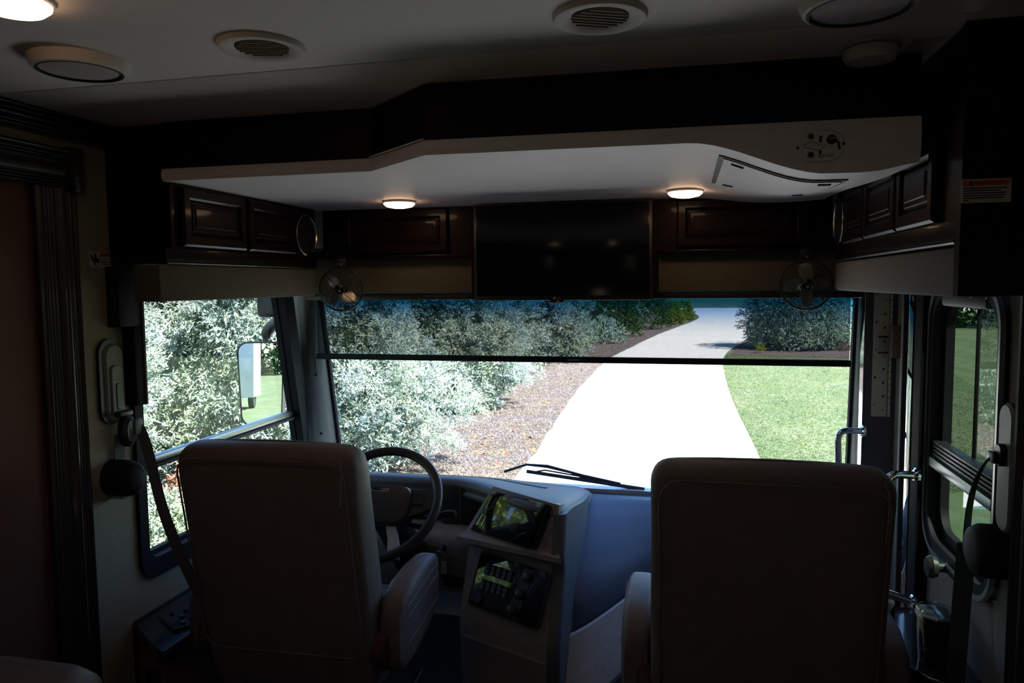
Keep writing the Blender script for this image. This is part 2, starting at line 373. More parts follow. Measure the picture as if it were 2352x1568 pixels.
# ------------------------------------------------------------------ coach shell
GZ = -0.95
XW = 1.22
def wall_boxes(b, x0, x1, ya, yb, za, zb, holes):
    """panel in the YZ plane with rectangular holes (y0,y1,z0,z1), non-overlapping in y"""
    y = ya
    for h in sorted(holes):
        if h[0] > y: b.box(x0, x1, y, h[0], za, zb)
        if h[2] > za: b.box(x0, x1, h[0], h[1], za, h[2])
        if h[3] < zb: b.box(x0, x1, h[0], h[1], h[3], zb)
        y = h[1]
    if y < yb: b.box(x0, x1, y, yb, za, zb)
    return b
LH = [(2.0, 3.06, 0.69, 1.66), (-3.4, -1.9, 1.0, 1.65)]
RH = [(1.93, 2.44, 0.84, 1.60), (2.66, 3.03, 0.05, 1.80), (-2.4, -0.9, 1.0, 1.65)]
wl = struct(wall_boxes(MB(), -1.26, -XW, -6.0, 3.12, 0.0, 2.1, LH).build('wall_left', 'wall_fabric', angle=0), 'beige textured side wall beside the driver window')
struct(wall_boxes(MB(), -1.32, -1.26, -6.1, 3.20, -0.6, 2.3, [(1.93, 3.17, 0.62, 1.72), LH[1]]).build('wall_left_exterior', 'coach_paint', angle=0), 'white painted outer side of the coach')
struct(wall_boxes(MB(), XW, 1.26, -6.0, 3.12, 0.0, 2.1, RH).build('wall_right', 'wall_grey', angle=0), 'grey side wall around the passenger window')
RHX = [RH[0], (2.66, 2.68, 0.04, 1.81), RH[2]]
struct(wall_boxes(MB(), 1.26, 1.32, -6.1, 3.20, -0.6, 2.3, [(1.85, 2.64, 0.78, 1.66), RH[2]]).build('wall_right_exterior', 'coach_paint', angle=0), 'white painted outer door side of the coach')
struct(MB().box(-1.32, 1.32, -6.1, -6.0, -0.6, 2.3).build('wall_back', 'wall_fabric', angle=0), 'beige rear wall of the coach')
fl = struct(MB().box(-1.26, 1.26, -6.0, 3.36, -0.08, 0.0).build('floor', 'carpet', angle=0), 'dark grey carpeted cab floor with cream tiles added behind the seats to bounce light upward')
for i in range(5):
    for j in range(14): MB().rbox(-1.215 + i*0.487, -1.215 + i*0.487 + 0.482, -5.95 + j*0.487, -5.95 + j*0.487 + 0.482, -0.005, 0.006, 0.002, 1).build('tile', 'cream_bounce_tile', fl, angle=0)  # pale tiles added out of view to bounce sunlight onto the ceiling
wf = MB(); wf.box(-1.32, 1.32, 3.40, 3.46, -0.6, 0.66); wf.box(-1.32, -1.16, 3.06, 3.40, -0.6, 0.66); wf.box(1.26, 1.32, 3.2, 3.40, -0.6, 0.66)
wf.box(-1.32, 1.32, 3.10, 3.20, 1.76, 2.3)
struct(wf.build('wall_front', 'coach_paint', angle=0), 'white front cap of the coach around the windshield')
ce = struct(MB().box(-1.26, 1.26, -6.0, 3.12, 2.115, 2.3).build('ceiling', 'ceiling_vinyl', angle=0), 'pale vinyl coach ceiling in two panels with a thin seam')
MB().rbox(-1.215, 1.215, -5.99, 1.533, 2.1, 2.116, 0.002).build('ceiling_panel', 'ceiling_vinyl', ce)
MB().rbox(-1.215, 1.215, 1.538, 2.95, 2.1, 2.116, 0.002).build('ceiling_panel', 'ceiling_vinyl', ce)

# fluted dark wood mouldings
def flute(pts, bead):
    """profile with raised beads: list of (a, h); bead = [(a0,a1,height)]"""
    P = []
    for a0, a1, h in bead:
        for k in range(7):
            t = k/6; P.append((a0 + (a1-a0)*t, pts + h*math.sin(math.pi*t)))
    return P
def moulding(name, label, axis, prof, base, ext, m='walnut_wood', side=-1):
    """prof: (a,h) along the width; base depth point list closes the section; ext = (start,end)"""
    a0, a1 = prof[0][0], prof[-1][0]
    sec = [(a0, 0)] + prof + [(a1, 0)]
    wx = (lambda h: -XW + h) if side < 0 else (lambda h: XW - h)
    R = []
    for e in ext:
        R.append([(wx(h), a, e) if axis == 'z' else (wx(h), e, a) for a, h in sec])
    return struct(MB().loft(R).build(name, m, angle=25), label)
moulding('trim_1', 'dark wood crown moulding along the left ceiling edge', 'y',
         flute(0.030, [(2.035, 2.047, 0.012), (2.047, 2.056, 0.008), (2.056, 2.075, 0.018), (2.075, 2.085, 0.010), (2.085, 2.0995, 0.016)]), 0, (-5.9, 1.93))
moulding('trim_2', 'fluted dark wood column framing the slide-out', 'z',
         flute(0.022, [(1.652, 1.674, 0.010), (1.674, 1.686, 0.006), (1.686, 1.698, 0.006), (1.698, 1.710, 0.006), (1.710, 1.746, 0.020), (1.746, 1.758, 0.006), (1.758, 1.770, 0.006), (1.770, 1.786, 0.010)]), 0, (0.0, 1.905))
hd = moulding('trim_3', 'fluted dark wood header above the slide-out opening', 'y',
         flute(0.034, [(1.895, 1.906, 0.012), (1.906, 1.914, 0.006), (1.914, 1.922, 0.006), (1.922, 1.930, 0.006), (1.930, 1.962, 0.003), (1.962, 1.972, 0.010), (1.972, 1.980, 0.006), (1.980, 1.988, 0.006), (1.988, 2.005, 0.012)]), 0, (-1.6, 1.755))
MB().rbox(-XW, -1.165, 1.755, 1.790, 1.885, 2.012, 0.006).build('end_cap', 'walnut_wood', hd)
struct(MB().box(-1.222, -1.214, -1.6, 1.654, 0.0, 1.9).build('wall_slideout', 'red_panel', angle=0), 'dark red-brown closed slide-out panel left of the fluted column')
moulding('trim_4', 'dark ridged trim column at the right edge beside the passenger window', 'z',
         flute(0.02, [(1.60, 1.68, 0.012), (1.68, 1.72, 0.02), (1.72, 1.76, 0.012), (1.76, 1.79, 0.02), (1.79, 1.815, 0.008)]), 0, (0.0, 1.70), side=1)

# ------------------------------------------------------------------ windshield
def ws_pt(x, z):
    t = (z - 0.69)/(1.78-0.69); y = 3.375 - 0.285*t - 0.05*(x/1.15)**2
    return (x, y, z)
ws = sthing('window_1', 'wide coach windshield with a blue shade band along the top', (0, 3.3, 0.7))
MB().grid(lambda u, v: ws_pt(-1.19 + 2.38*u, 0.665 + 1.12*v), 24, 10).build('glass', 'windscreen_glass', ws, angle=180)
for s in (-1, 1):
    # black gasket and A-pillar cover on each side
    g = MB(); g.tube([ws_pt(s*(1.165 - 0.035*k/8), 0.66 + 1.12*k/8) for k in range(9)], 0.016, 8); g.build('gasket', 'black_rubber', ws)
    p = MB()
    def ring_at(z, s=s):
        x, y, _ = ws_pt(s*(1.165 - 0.035*(z-0.66)/1.12), z)
        xi, yi = s*XW, 3.06
        a = Vector((x, y - 0.02, z)); c = Vector((xi, yi, z)); mdl = (a+c)/2 + Vector((-s*0.020, -0.020, 0))
        back = Vector((s*1.31, 3.16, z))
        return [a, a*0.75+c*0.25+Vector((-s*.016,-.016,0)), mdl, a*0.25+c*0.75+Vector((-s*.016,-.016,0)), c, back]
    p.loft([ring_at(z) for z in (0.60, 0.9, 1.2, 1.5, 1.80)]); pc = p.build('pillar_cover', 'pillar_trim', ws, angle=50)
    for z in (1.53, 1.21, 0.93):
        q = ring_at(z)[2]; MB().lathe([(0.006, 0), (0.006, 0.003), (0.003, 0.005)], q, (-s*0.7, -0.7, 0), 10).build('screw', 'black_plastic', pc)
MB().rbox(-1.16, 1.16, 3.36, 3.40, 0.59, 0.645, 0.01).build('lower_gasket', 'black_rubber', ws)

# roller shade over the upper windshield
sh = thing('roller_shade', 'sheer dark roller shade pulled part way down the windshield', 'shade', (0, 3.04, 1.30))
MB().grid(lambda u, v: (-1.135 + 2.24*u, 3.06, 1.305 + 0.44*v), 8, 4).build('screen_cloth', 'shade_cloth', sh, angle=0)
MB().rbox(-1.14, 1.11, 3.048, 3.072, 1.288, 1.313, 0.004).build('bottom_bar', 'matte_black', sh)
MB().rbox(0.012, 0.062, 3.044, 3.05, 1.297, 1.304, 0.001).build('pull_tab', 'grey_plastic', sh)
MB().tube([(-1.14, 3.03, 1.74), (1.11, 3.03, 1.74)], 0.03, 16).build('roller_tube', 'black_plastic', sh)

# ------------------------------------------------------------------ driver side window
def yz(x): return lambda P, cy, cz: [(x, cy + a, cz + b) for a, b in P]
def slant(o):
    for v in o.data.vertices:
        y = v.co.y + 2.5; z = v.co.z + 0.7; v.co.y -= (z - 1.05)*0.20*smooth((y - 2.45)/0.5)
    return o
def smooth(t): t = max(0, min(1, t)); return t*t*(3-2*t)
w2 = sthing('window_2', 'driver side window with black frame and slim centre rail', (-1.22, 2.5, 0.7))
f = yz(-1.27)
slant(MB().ring(f(rrect(1.10, 1.01, 0.07), 2.535, 1.17), f(rrect(0.985, 0.90, 0.045), 2.515, 1.18), (0.065, 0, 0)).build('frame', 'matte_black', w2))
f2 = yz(-1.262)
slant(MB().ring(f2(rrect(0.99, 0.905, 0.045), 2.515, 1.18), f2(rrect(0.965, 0.875, 0.035), 2.52, 1.18), (0.02, 0, 0)).build('inner_seal', 'matte_black', w2))
slant(MB().rbox(-1.262, -1.235, 2.04, 3.02, 1.032, 1.058, 0.004).build('centre_rail', 'aluminium', w2))
slant(MB().rbox(-1.262, -1.228, 2.04, 3.02, 1.018, 1.031, 0.003).build('rail_seal', 'black_rubber', w2))
slant(MB().grid(lambda u, v: (-1.256, 2.03 + 0.98*u, 1.055 + 0.57*v), 10, 4).build('pane', 'side_glass', w2, angle=0))
slant(MB().grid(lambda u, v: (-1.256, 2.03 + 0.98*u, 0.74 + 0.28*v), 10, 4).build('pane', 'side_glass', w2, angle=0))
# track for the curtain beside the window
tr = thing('shade_track', 'black vertical shade track at the rear edge of the driver window', 'track', (-1.2, 2.0, 1.25))
MB().rbox(-XW, -1.175, 1.962, 2.012, 1.25, 1.50, 0.004).build('channel', 'matte_black', tr)
MB().rbox(-XW, -1.175, 1.905, 2.012, 1.50, 1.684, 0.004).build('head_box', 'matte_black', tr)
MB().rbox(-1.178, -1.17, 2.000, 2.006, 1.25, 1.58, 0.001).build('edge_strip', 'grey_plastic', tr)

# ------------------------------------------------------------------ passenger window
w3 = sthing('window_3', 'tinted passenger side window with rounded frame and pale centre rail', (1.22, 2.18, 0.85))
f = yz(1.205)
MB().ring(f(rrect(0.53, 0.79, 0.11, 8), 2.185, 1.215), f(rrect(0.47, 0.71, 0.085, 8), 2.185, 1.212), (0.06, 0, 0)).build('frame', 'matte_black', w3)
MB().rbox(1.2, 1.24, 2.02, 2.34, 1.545, 1.575, 0.008).build('top_cap', 'grey_plastic', w3)
f = yz(1.198)
MB().ring(f(rrect(0.535, 0.795, 0.115, 8), 2.185, 1.215), f(rrect(0.515, 0.765, 0.105, 8), 2.185, 1.213), (0.012, 0, 0)).build('rim', 'aluminium', w3)
f = yz(1.235)
MB().ring(f(rrect(0.475, 0.715, 0.085, 8), 2.185, 1.212), f(rrect(0.43, 0.66, 0.07, 8), 2.185, 1.212), (0.02, 0, 0)).build('sash', 'matte_black', w3)
MB().rbox(1.205, 1.25, 1.955, 2.42, 1.062, 1.092, 0.004).build('centre_rail', 'aluminium', w3)
for k in range(4):
    MB().rbox(1.212, 1.245, 1.965, 2.41, 1.098 + k*0.012, 1.106 + k*0.012, 0.002).build('sash_groove', 'black_plastic', w3)
MB().grid(lambda u, v: (1.258, 1.955 + 0.46*u, 1.10 + 0.47*v), 2, 2).build('insect_screen', 'insect_screen', w3, angle=0)
MB().grid(lambda u, v: (1.250, 1.955 + 0.46*u, 0.86 + 0.21*v), 2, 2).build('pane', 'tinted_glass', w3, angle=0)
MB().grid(lambda u, v: (1.246, 1.955 + 0.228*u, 1.10 + 0.46*v), 2, 2).build('sliding_pane', 'clear_plastic', w3, angle=0)
MB().rbox(1.240, 1.250, 2.182, 2.187, 1.10, 1.565, 0.002).build('pane_edge', 'matte_black', w3)
for k in range(4):
    MB().lathe([(0.006, 0), (0.006, 0.003), (0.003, 0.005)], (1.205, 2.02 + k*0.1, 1.577), (-1, 0, 0), 10).build('screw', 'black_plastic', w3)
kn = MB().lathe([(0.014, 0), (0.014, 0.03), (0.028, 0.032), (0.032, 0.045), (0.026, 0.056), (0.01, 0.058)], (1.20, 2.20, 0.83), (-1, 0, 0), 20).build('latch_knob', 'black_plastic', w3)
MB().rbox(1.185, 1.203, 2.08, 2.20, 0.822, 0.842, 0.006).build('latch_bar', 'black_plastic', w3)
# rear windows light the coach behind the camera
for k, (x, y0, y1) in enumerate(((-1.24, -3.4, -1.9), (1.24, -2.4, -0.9))):
    wr = sthing('window_%d' % (4+k), 'side window of the living area behind the cab', (x, (y0+y1)/2, 1.0))
    f = yz(x-0.03)
    MB().ring(f(rrect(1.56, 0.71, 0.06), (y0+y1)/2, 1.325), f(rrect(1.44, 0.59, 0.04), (y0+y1)/2, 1.325), (0.06, 0, 0)).build('frame', 'black_plastic', wr)
    MB().grid(lambda u, v: (x, y0 + (y1-y0)*u, 1.0 + 0.65*v), 2, 2).build('pane', 'rear_glass', wr, angle=0)

# ------------------------------------------------------------------ entry door corner
d1 = sthing('door_1', 'dark entry door in front of the passenger seat with polished edges', (1.26, 2.84, 0.0))
MB().rbox(1.262, 1.30, 2.665, 3.03, 0.05, 1.80, 0.005).build('door_leaf', 'matte_black', d1)
MB().rbox(1.235, 1.262, 2.70, 2.73, 0.1, 1.78, 0.004).build('door_rail', 'jamb_grey', d1)
jb = MB().box(1.15, 1.262, 3.02, 3.075, 0.05, 1.80).build('jamb', 'jamb_grey', d1, angle=0)
MB().box(1.1465, 1.1495, 3.018, 3.074, 0.3, 1.70).build('polished_edge', 'polished_strip', d1, angle=0)
MB().rbox(1.185, 1.235, 2.45, 2.655, 0.0, 1.68, 0.006).build('post', 'matte_black', d1)
MB().rbox(1.181, 1.1848, 2.53, 2.595, 0.30, 1.62, 0.0008).build('polished_edge', 'polished_strip', d1)
MB().rbox(1.176, 1.186, 2.618, 2.640, 0.30, 1.62, 0.003).build('edge_bead', 'jamb_grey', d1)
hp = MB().rbox(1.178, 1.232, 3.0165, 3.0198, 1.105, 1.70, 0.0008).build('hinge_plate', 'plate_steel', d1)
fr = frame3((1.205, 3.0165, 1.4), (0, -1, 0))
for k in range(11):
    z = 1.13 + k*0.052
    for dx, off in ((0.012, 0.0), (-0.017, 0.02)):
        if (k % 2 == 0) or dx > 0:
            MB().lathe([(0.0045, 0), (0.0045, 0.001), (0.002, 0.002)], (1.205+dx, 3.0165, z+off), (0, -1, 0), 10).build('screw', 'black_plastic' if k % 4 else 'aluminium', hp)
for z in (1.345, 1.405): MB().rbox(1.196, 1.232, 3.0150, 3.0166, z, z+0.006, 0.0006).build('slot', 'black_plastic', hp)
for k in range(24): MB().lathe([(0.005, 0), (0.005, 0.022)], (1.238, 3.012, 1.106 + k*0.0245), (0, 0, 1), 10).build('knuckle', 'plate_steel', hp)
MB().rbox(1.222, 1.262, 2.93, 2.985, 1.335, 1.455, 0.005).build('latch_box', 'console_face', d1)
def grab(name, label, path):
    t = thing(name, label, 'grab bar', path[0])
    P = [Vector(p) for p in path]; S = [P[0]]
    for i in range(1, len(P)-1):
        a, b, c = P[i-1], P[i], P[i+1]; r = 0.045
        p = b + (a-b).normalized()*min(r, (a-b).length*.45); q = b + (c-b).normalized()*min(r, (c-b).length*.45)
        for k in range(7):
            u = k/6; S.append(p*(1-u)**2 + b*2*u*(1-u) + q*u*u)
    S.append(P[-1]); MB().tube(S, 0.0125, 12).build('bar', 'chrome', t)
    for e in (0, -1): MB().lathe([(0.024, -0.004), (0.024, 0.004), (0.016, 0.010)], P[e], (P[1]-P[0]) if e == 0 else (P[-2]-P[-1]), 18).build('flange', 'chrome', t)
grab('grab_bar', 'curved chrome grab bar beside the windshield pillar', [(1.147, 3.0, 1.05), (1.055, 2.985, 1.055), (1.075, 2.985, 0.62), (1.147, 3.0, 0.60)])
grab('grab_bar', 'curved chrome grab bar beside the passenger window', [(1.185, 2.46, 1.02), (1.10, 2.45, 1.025), (1.06, 2.45, 0.66), (1.185, 2.46, 0.62)])

# ------------------------------------------------------------------ cabinets
def raised_door(fr, w, h, parent, name='door'):
    o, u, v, n = fr
    def loop(i, z): return [on(fr, a, b, z) for a, b in ((-w/2+i, -h/2+i), (w/2-i, -h/2+i), (w/2-i, h/2-i), (-w/2+i, h/2-i))]
    st = 0.036
    d = MB(); d.loft([loop(0, 0), loop(0, 0.013), loop(0.006, 0.019), loop(st-0.006, 0.019), loop(st, 0.013), loop(st+0.003, 0.006)], cap=False)
    d.f.append((0, 1, 2, 3)); d.f.append((20, 21, 22, 23))
    dr = d.build(name, 'cherry_wood', parent, angle=20)
    p = MB(); j = st + 0.004
    p.loft([loop(j, 0.0062), loop(j+0.003, 0.010), loop(j+0.007, 0.010), loop(j+0.010, 0.0135), loop(j+0.020, 0.0145), loop(j+0.022, 0.017)])
    p.build('raised_panel', 'cherry_wood', dr, angle=20); return dr
def bead(p0, p1, r=0.006): return MB().tube([p0, p1], r, 10)
# left bank
cl = thing('upper_cabinet', 'dark cherry overhead cabinet with two raised-panel doors above the driver window', 'cabinet', (-1.11, 2.37, 1.69), 'overhead cabinets around the cab')
MB().box(-XW, -1.0, 1.93, 2.81, 1.69, 2.095).build('body', 'cherry_wood', cl, angle=0)
MB().rbox(-1.004, -0.995, 1.895, 2.81, 1.695, 1.735, 0.002).build('bottom_rail', 'cherry_wood', cl)
bead((-0.999, 1.90, 1.6935), (-0.999, 2.79, 1.6935), 0.0055).build('edge_bead', 'cherry_wood', cl)
for y0, y1 in ((1.965, 2.295), (2.31, 2.63)):
    raised_door(frame3((-1.0, (y0+y1)/2, 1.832), (1, 0, 0)), y1-y0, 0.178, cl)
# right bank
crb = thing('upper_cabinet', 'dark cherry overhead cabinet with three raised-panel doors above the entry door', 'cabinet', (1.11, 2.2, 1.69), 'overhead cabinets around the cab')
MB().box(1.0, XW, 1.60, 2.79, 1.69, 2.095).build('body', 'cherry_wood', crb, angle=0)
MB().box(0.995, XW, 1.572, 1.60, 1.588, 2.095).build('end_panel', 'cherry_wood', crb, angle=0)
MB().rbox(0.995, 1.004, 1.60, 2.79, 1.695, 1.735, 0.002).build('bottom_rail', 'cherry_wood', crb)
bead((0.999, 1.60, 1.6935), (0.999, 2.74, 1.6935), 0.0065).build('edge_bead', 'cherry_wood', crb)
for y0, y1 in ((1.70, 1.975), (1.99, 2.315), (2.33, 2.60)):
    raised_door(frame3((1.0, (y0+y1)/2, 1.825), (-1, 0, 0)), y1-y0, 0.175, crb)
# front pair
for nm, x0, x1, dx0, dx1 in (('dark cherry overhead cabinet between the left speaker and the television', -1.0, -0.352, -0.905, -0.445),
                             ('dark cherry overhead cabinet between the television and the right speaker', 0.385, 1.0, 0.455, 0.915)):
    c = thing('upper_cabinet', nm, 'cabinet', ((x0+x1)/2, 2.95, 1.735), 'overhead cabinets around the cab')
    MB().box(x0, x1, 2.880, 2.985, 1.737, 2.095).build('body', 'cherry_wood', c, angle=0)
    MB().rbox(x0+0.02, x1-0.01, 2.868, 2.884, 1.728, 1.742, 0.004).build('bottom_rail', 'cherry_wood', c)
    raised_door(frame3(((dx0+dx1)/2, 2.88, 1.838), (0, -1, 0)), dx1-dx0, 0.176, c)
tb = thing('television_alcove', 'dark recessed wood panel behind the television', 'panel', (0.016, 3.0, 1.735))
MB().box(-0.352, 0.385, 2.882, 2.985, 1.56, 2.095).build('backing', 'cherry_wood', tb, angle=0)
# round corner speakers
for s, nm in ((-1, 'round black speaker with thin pale ring beside the left overhead doors'), (1, 'round black speaker with thin pale ring beside the right overhead doors')):
    sp = thing('cab_speaker', nm, 'speaker', (s*1.0, 2.73, 1.822), 'round speakers in the overhead corners')
    MB().lathe([(0.082, 0), (0.082, 0.006), (0.079, 0.009), (0.076, 0.006), (0.076, 0)], (s*1.0, 2.73, 1.822), (-s, 0, 0), 40).build('ring', 'silver_ring', sp)
    MB().lathe([(0.076, 0.0), (0.076, 0.004), (0.05, 0.0075), (0.0, 0.0085)], (s*1.0, 2.73, 1.822), (-s, 0, 0), 32).build('grille', 'black_cloth', sp)
# valances
va = thing('window_valance', 'olive beige padded valance above the driver window', 'valance', (-1.04, 2.3, 1.58), 'padded valances')
MB().rbox(-1.09, -1.0, 1.87, 2.805, 1.578, 1.686, 0.006).build('box', 'valance_fabric', va)
va = thing('window_valance', 'taupe padded valance above the entry door', 'valance', (1.04, 2.1, 1.58), 'padded valances')
MB().rbox(1.0, 1.09, 1.602, 2.80, 1.585, 1.685, 0.012).build('box', 'wall_grey', va)
for x0, x1, nm in ((-1.12, -0.34, 'olive beige padded valance over the windshield left of the television'), (0.385, 1.12, 'olive beige padded valance over the windshield right of the television')):
    va = thing('window_valance', nm, 'valance', ((x0+x1)/2, 2.95, 1.58), 'padded valances')
    MB().rbox(x0, x1, 2.92, 2.99, 1.583, 1.735, 0.006).build('box', 'valance_fabric', va)
    MB().rbox(x0, x1, 2.93, 2.995, 1.556, 1.582, 0.004).build('lower_strip', 'black_plastic', va)

# ------------------------------------------------------------------ television
tv = thing('television', 'black flat television mounted above the windshield', 'television', (0.027, 2.81, 1.555))
MB().rbox(-0.315, 0.368, 2.79, 2.835, 1.555, 1.924, 0.004).build('case', 'tv_bezel', tv)
MB().rbox(-0.304, 0.357, 2.786, 2.792, 1.573, 1.917, 0.001).build('screen', 'tv_screen', tv)
MB().rbox(-0.02, 0.036, 2.796, 2.812, 1.545, 1.558, 0.004).build('sensor_housing', 'black_plastic', tv)
fr = frame3((0.012, 2.7895, 1.5638), (0, -1, 0))
text(fr, 'LG', 0.011, 'switch_legend', tv, 0.004, 0)
disc(fr, 0.0045, 0.0006, -0.010, 0).build('logo_disc', 'switch_legend', tv)
disc(fr, 0.0025, 0.001, 0.004, -0.0115).build('standby_light', 'led_red', tv)

# ------------------------------------------------------------------ drop-down loft bed over the cab
bed = thing('loft_bed', 'white drop-down loft bed with wavy underside above the cab', 'bed', (0, 2.3, 1.93))
def smooth(t): t = max(0, min(1, t)); return t*t*(3-2*t)
def dip(x, y):
    s = smooth((x-0.49)/0.30); back = 1 - smooth((x-0.86)/0.12)*0.22
    return 0.078*s*back*(1 - 0.66*smooth((y-1.80)/1.05))
def zb(x, y): return 1.93 - dip(x, y)
def yb(x):                                        # rear outline
    if x < -0.345: return 1.905
    if x < -0.122: return 1.905 - 0.195*smooth(0.5+ ((x+0.345)/0.223-0.5)*0.98) if False else 1.905 - 0.195*(x+0.345)/0.223
    return 1.71 + 0.035*(x+0.122)/1.09
XB0, XB1 = -0.998, 0.968
xs = sorted(set([XB0, -0.345, -0.122, XB1] + [XB0 + (XB1-XB0)*k/70 for k in range(71)]))
def bx(u): return xs[int(round(u*(len(xs)-1)))]
un = MB().slab(lambda u, v: (bx(u), yb(bx(u)) + (2.858 - yb(bx(u)))*v, zb(bx(u), yb(bx(u)) + (2.858 - yb(bx(u)))*v)), len(xs)-1, 22, (0, 0, 0.02)).build('underside', 'bed_vinyl', bed, angle=30)
fa = MB(); fa.slab(lambda u, v: (bx(u), yb(bx(u)) - 0.006 - 0.006*math.sin(math.pi*min(1, v*1.0)), zb(bx(u), yb(bx(u))) - 0.002 + (1.963 - zb(bx(u), yb(bx(u))) + 0.002)*v), len(xs)-1, 6, (0, 0.02, 0)).build('fascia', 'bed_vinyl', bed, angle=30)
MB().slab(lambda u, v: (bx(u), yb(bx(u)) + 0.004, 1.964 + 0.131*v), len(xs)-1, 1, (0, 0.03, 0)).build('wood_surround', 'cherry_wood', bed, angle=20)
MB().box(XB0+0.01, XB1-0.01, 1.98, 2.86, 1.955, 2.09).build('mattress_box', 'cherry_wood', bed, angle=0)
e0, e1 = (-0.345, 1.905-0.0135, 1.9645), (-0.122, 1.71-0.0135, 1.9645)
MB().tube([e0, e1], 0.0022, 8).build('edge_bead', 'bed_vinyl', bed)
# hatch in the wavy part
def hatch(i, z): return lambda u, v: (0.575+i + (0.265-2*i)*u, 1.85+i + (0.50-2*i)*v + 0.02*u, zb(0.575+i + (0.265-2*i)*u, 1.85+i + (0.50-2*i)*v + 0.02*u) - z)
MB().slab(hatch(-0.012, 0.0030), 24, 12, (0, 0, 0.006)).build('hatch_gasket', 'black_rubber', bed, angle=30)
ht = MB().slab(hatch(0.0, 0.0060), 24, 12, (0, 0, 0.006)).build('hatch', 'bed_vinyl', bed, angle=30)
for u, v, k in ((0.07, 0.06, 1), (0.93, 0.06, -1), (0.07, 0.94, 1), (0.93, 0.94, -1)):
    a = Vector(hatch(0, 0.0065)(u, v)); c = Vector(hatch(0, 0.0065)(u + k*0.11, v))
    MB().tube([a, c], 0.0035, 6).build('latch', 'black_plastic', ht)
# bed control plate on the fascia
cx = 0.768; frc = frame3((cx, yb(cx) - 0.0125, 1.908), (0, -1, 0))
cp = bplate(frc, 0.098, 0.066, 0.032, 0.003).build('control_plate', 'bed_vinyl', bed)
for y in (0.020, -0.019):
    MB().lathe([(0.0072, 0), (0.0072, 0.003), (0.005, 0.004), (0.005, 0.001), (0.0, 0.001)], on(frc, -0.020, y, 0.003), frc[3], 20).build('socket', 'aluminium', cp)
    disc(frc, 0.0044, 0.0012, -0.020, y, 0.0042).build('socket_hole', 'label_ink', cp)
for x in (-0.046, 0.046): disc(frc, 0.0032, 0.001, x, 0.002*(-1 if x < 0 else 1), 0.003).build('screw', 'black_plastic', cp)
plate(frc, 0.0055, 0.015, 0.0025, 0.0006, 0.0, 0.014, 0.003).build('up_mark', 'label_ink', cp)
plate(frc, 0.0055, 0.009, 0.0025, 0.0006, 0.0, -0.014, 0.003).build('down_mark', 'label_ink', cp)
D1 = [(-0.033, 0.003), (-0.016, 0.010), (-0.004, 0.003), (0.010, 0.001), (-0.004, -0.010), (-0.033, -0.001)]
MB().tube([on(frc, a, b, 0.0034) for a, b in D1], 0.0006, 5, closed=True).build('bed_diagram', 'label_ink', cp)
disc(frc, 0.010, 0.005, 0.022, 0.012, 0.003).build('key_switch', 'black_plastic', cp)
plate(frc, 0.013, 0.003, 0.001, 0.010, 0.022, 0.0125, 0.008).build('key', 'aluminium', cp)
MB().tube([on(frc, 0.022, 0.012, 0.016), on(frc, 0.034, 0.004, 0.012), on(frc, 0.038, -0.010, 0.008)], 0.0025, 6).build('key_ring', 'black_plastic', cp)
text(frc, 'euroloft', 0.013, 'label_ink', cp, 0.012, -0.021, 0.0032, width=0.032)

# ------------------------------------------------------------------ ceiling fixtures
def ceil_light(x, y, z, lab, r=0.061):
    t = thing('ceiling_light', lab, 'light', (x, y, z), 'round lit ceiling lights')
    MB().lathe([(r, 0), (r, 0.006), (r-0.004, 0.009), (r-0.006, 0.006), (r-0.006, 0)], (x, y, z), (0, 0, -1), 36).build('trim_ring', 'white_plastic', t)
    MB().lathe([(r-0.003, 0.005), (r-0.004, 0.013), (r*0.78, 0.021), (r*0.4, 0.026), (0, 0.027)], (x, y, z), (0, 0, -1), 36).build('lens', 'lamp_lens', t)
ceil_light(-0.55, 2.615, 1.93, 'glowing round light under the bed nearest the left speaker')
ceil_light(0.485, 2.60, 1.93, 'glowing round light under the bed nearest the white hatch')
ceil_light(-0.60, 1.045, 2.1, 'glowing round light at the top left corner of the ceiling')
for lx, ly, ll in ((0.62, -0.35, 'unseen round ceiling light added behind the passenger side of the aisle'), (-0.62, -0.35, 'unseen round ceiling light added behind the sofa')):  # unseen lamps added behind the camera to warm the fascia and seat backs
    ceil_light(lx, ly, 2.1, ll)
def ceil_speaker(x, y, lab):
    t = thing('ceiling_speaker', lab, 'speaker', (x, y, 2.1), 'round ceiling speakers')
    MB().lathe([(0.098, 0), (0.098, 0.004), (0.090, 0.022), (0.084, 0.024), (0.080, 0.020), (0.080, 0)], (x, y, 2.1), (0, 0, -1), 40).build('bezel', 'ceiling_vinyl', t)
    MB().lathe([(0.083, 0.015), (0.083, 0.0245), (0.078, 0.0245), (0.078, 0.015)], (x, y, 2.1), (0, 0, -1), 40, closed=True).build('gasket', 'black_rubber', t)
    MB().lathe([(0.077, 0.015), (0.077, 0.020), (0.05, 0.0235), (0, 0.0245)], (x, y, 2.1), (0, 0, -1), 40).build('grille', 'speaker_cloth', t)
ceil_speaker(-0.765, 1.36, 'round white ceiling speaker at the upper left')
ceil_speaker(0.772, 1.40, 'round white ceiling speaker cut by the top right edge')
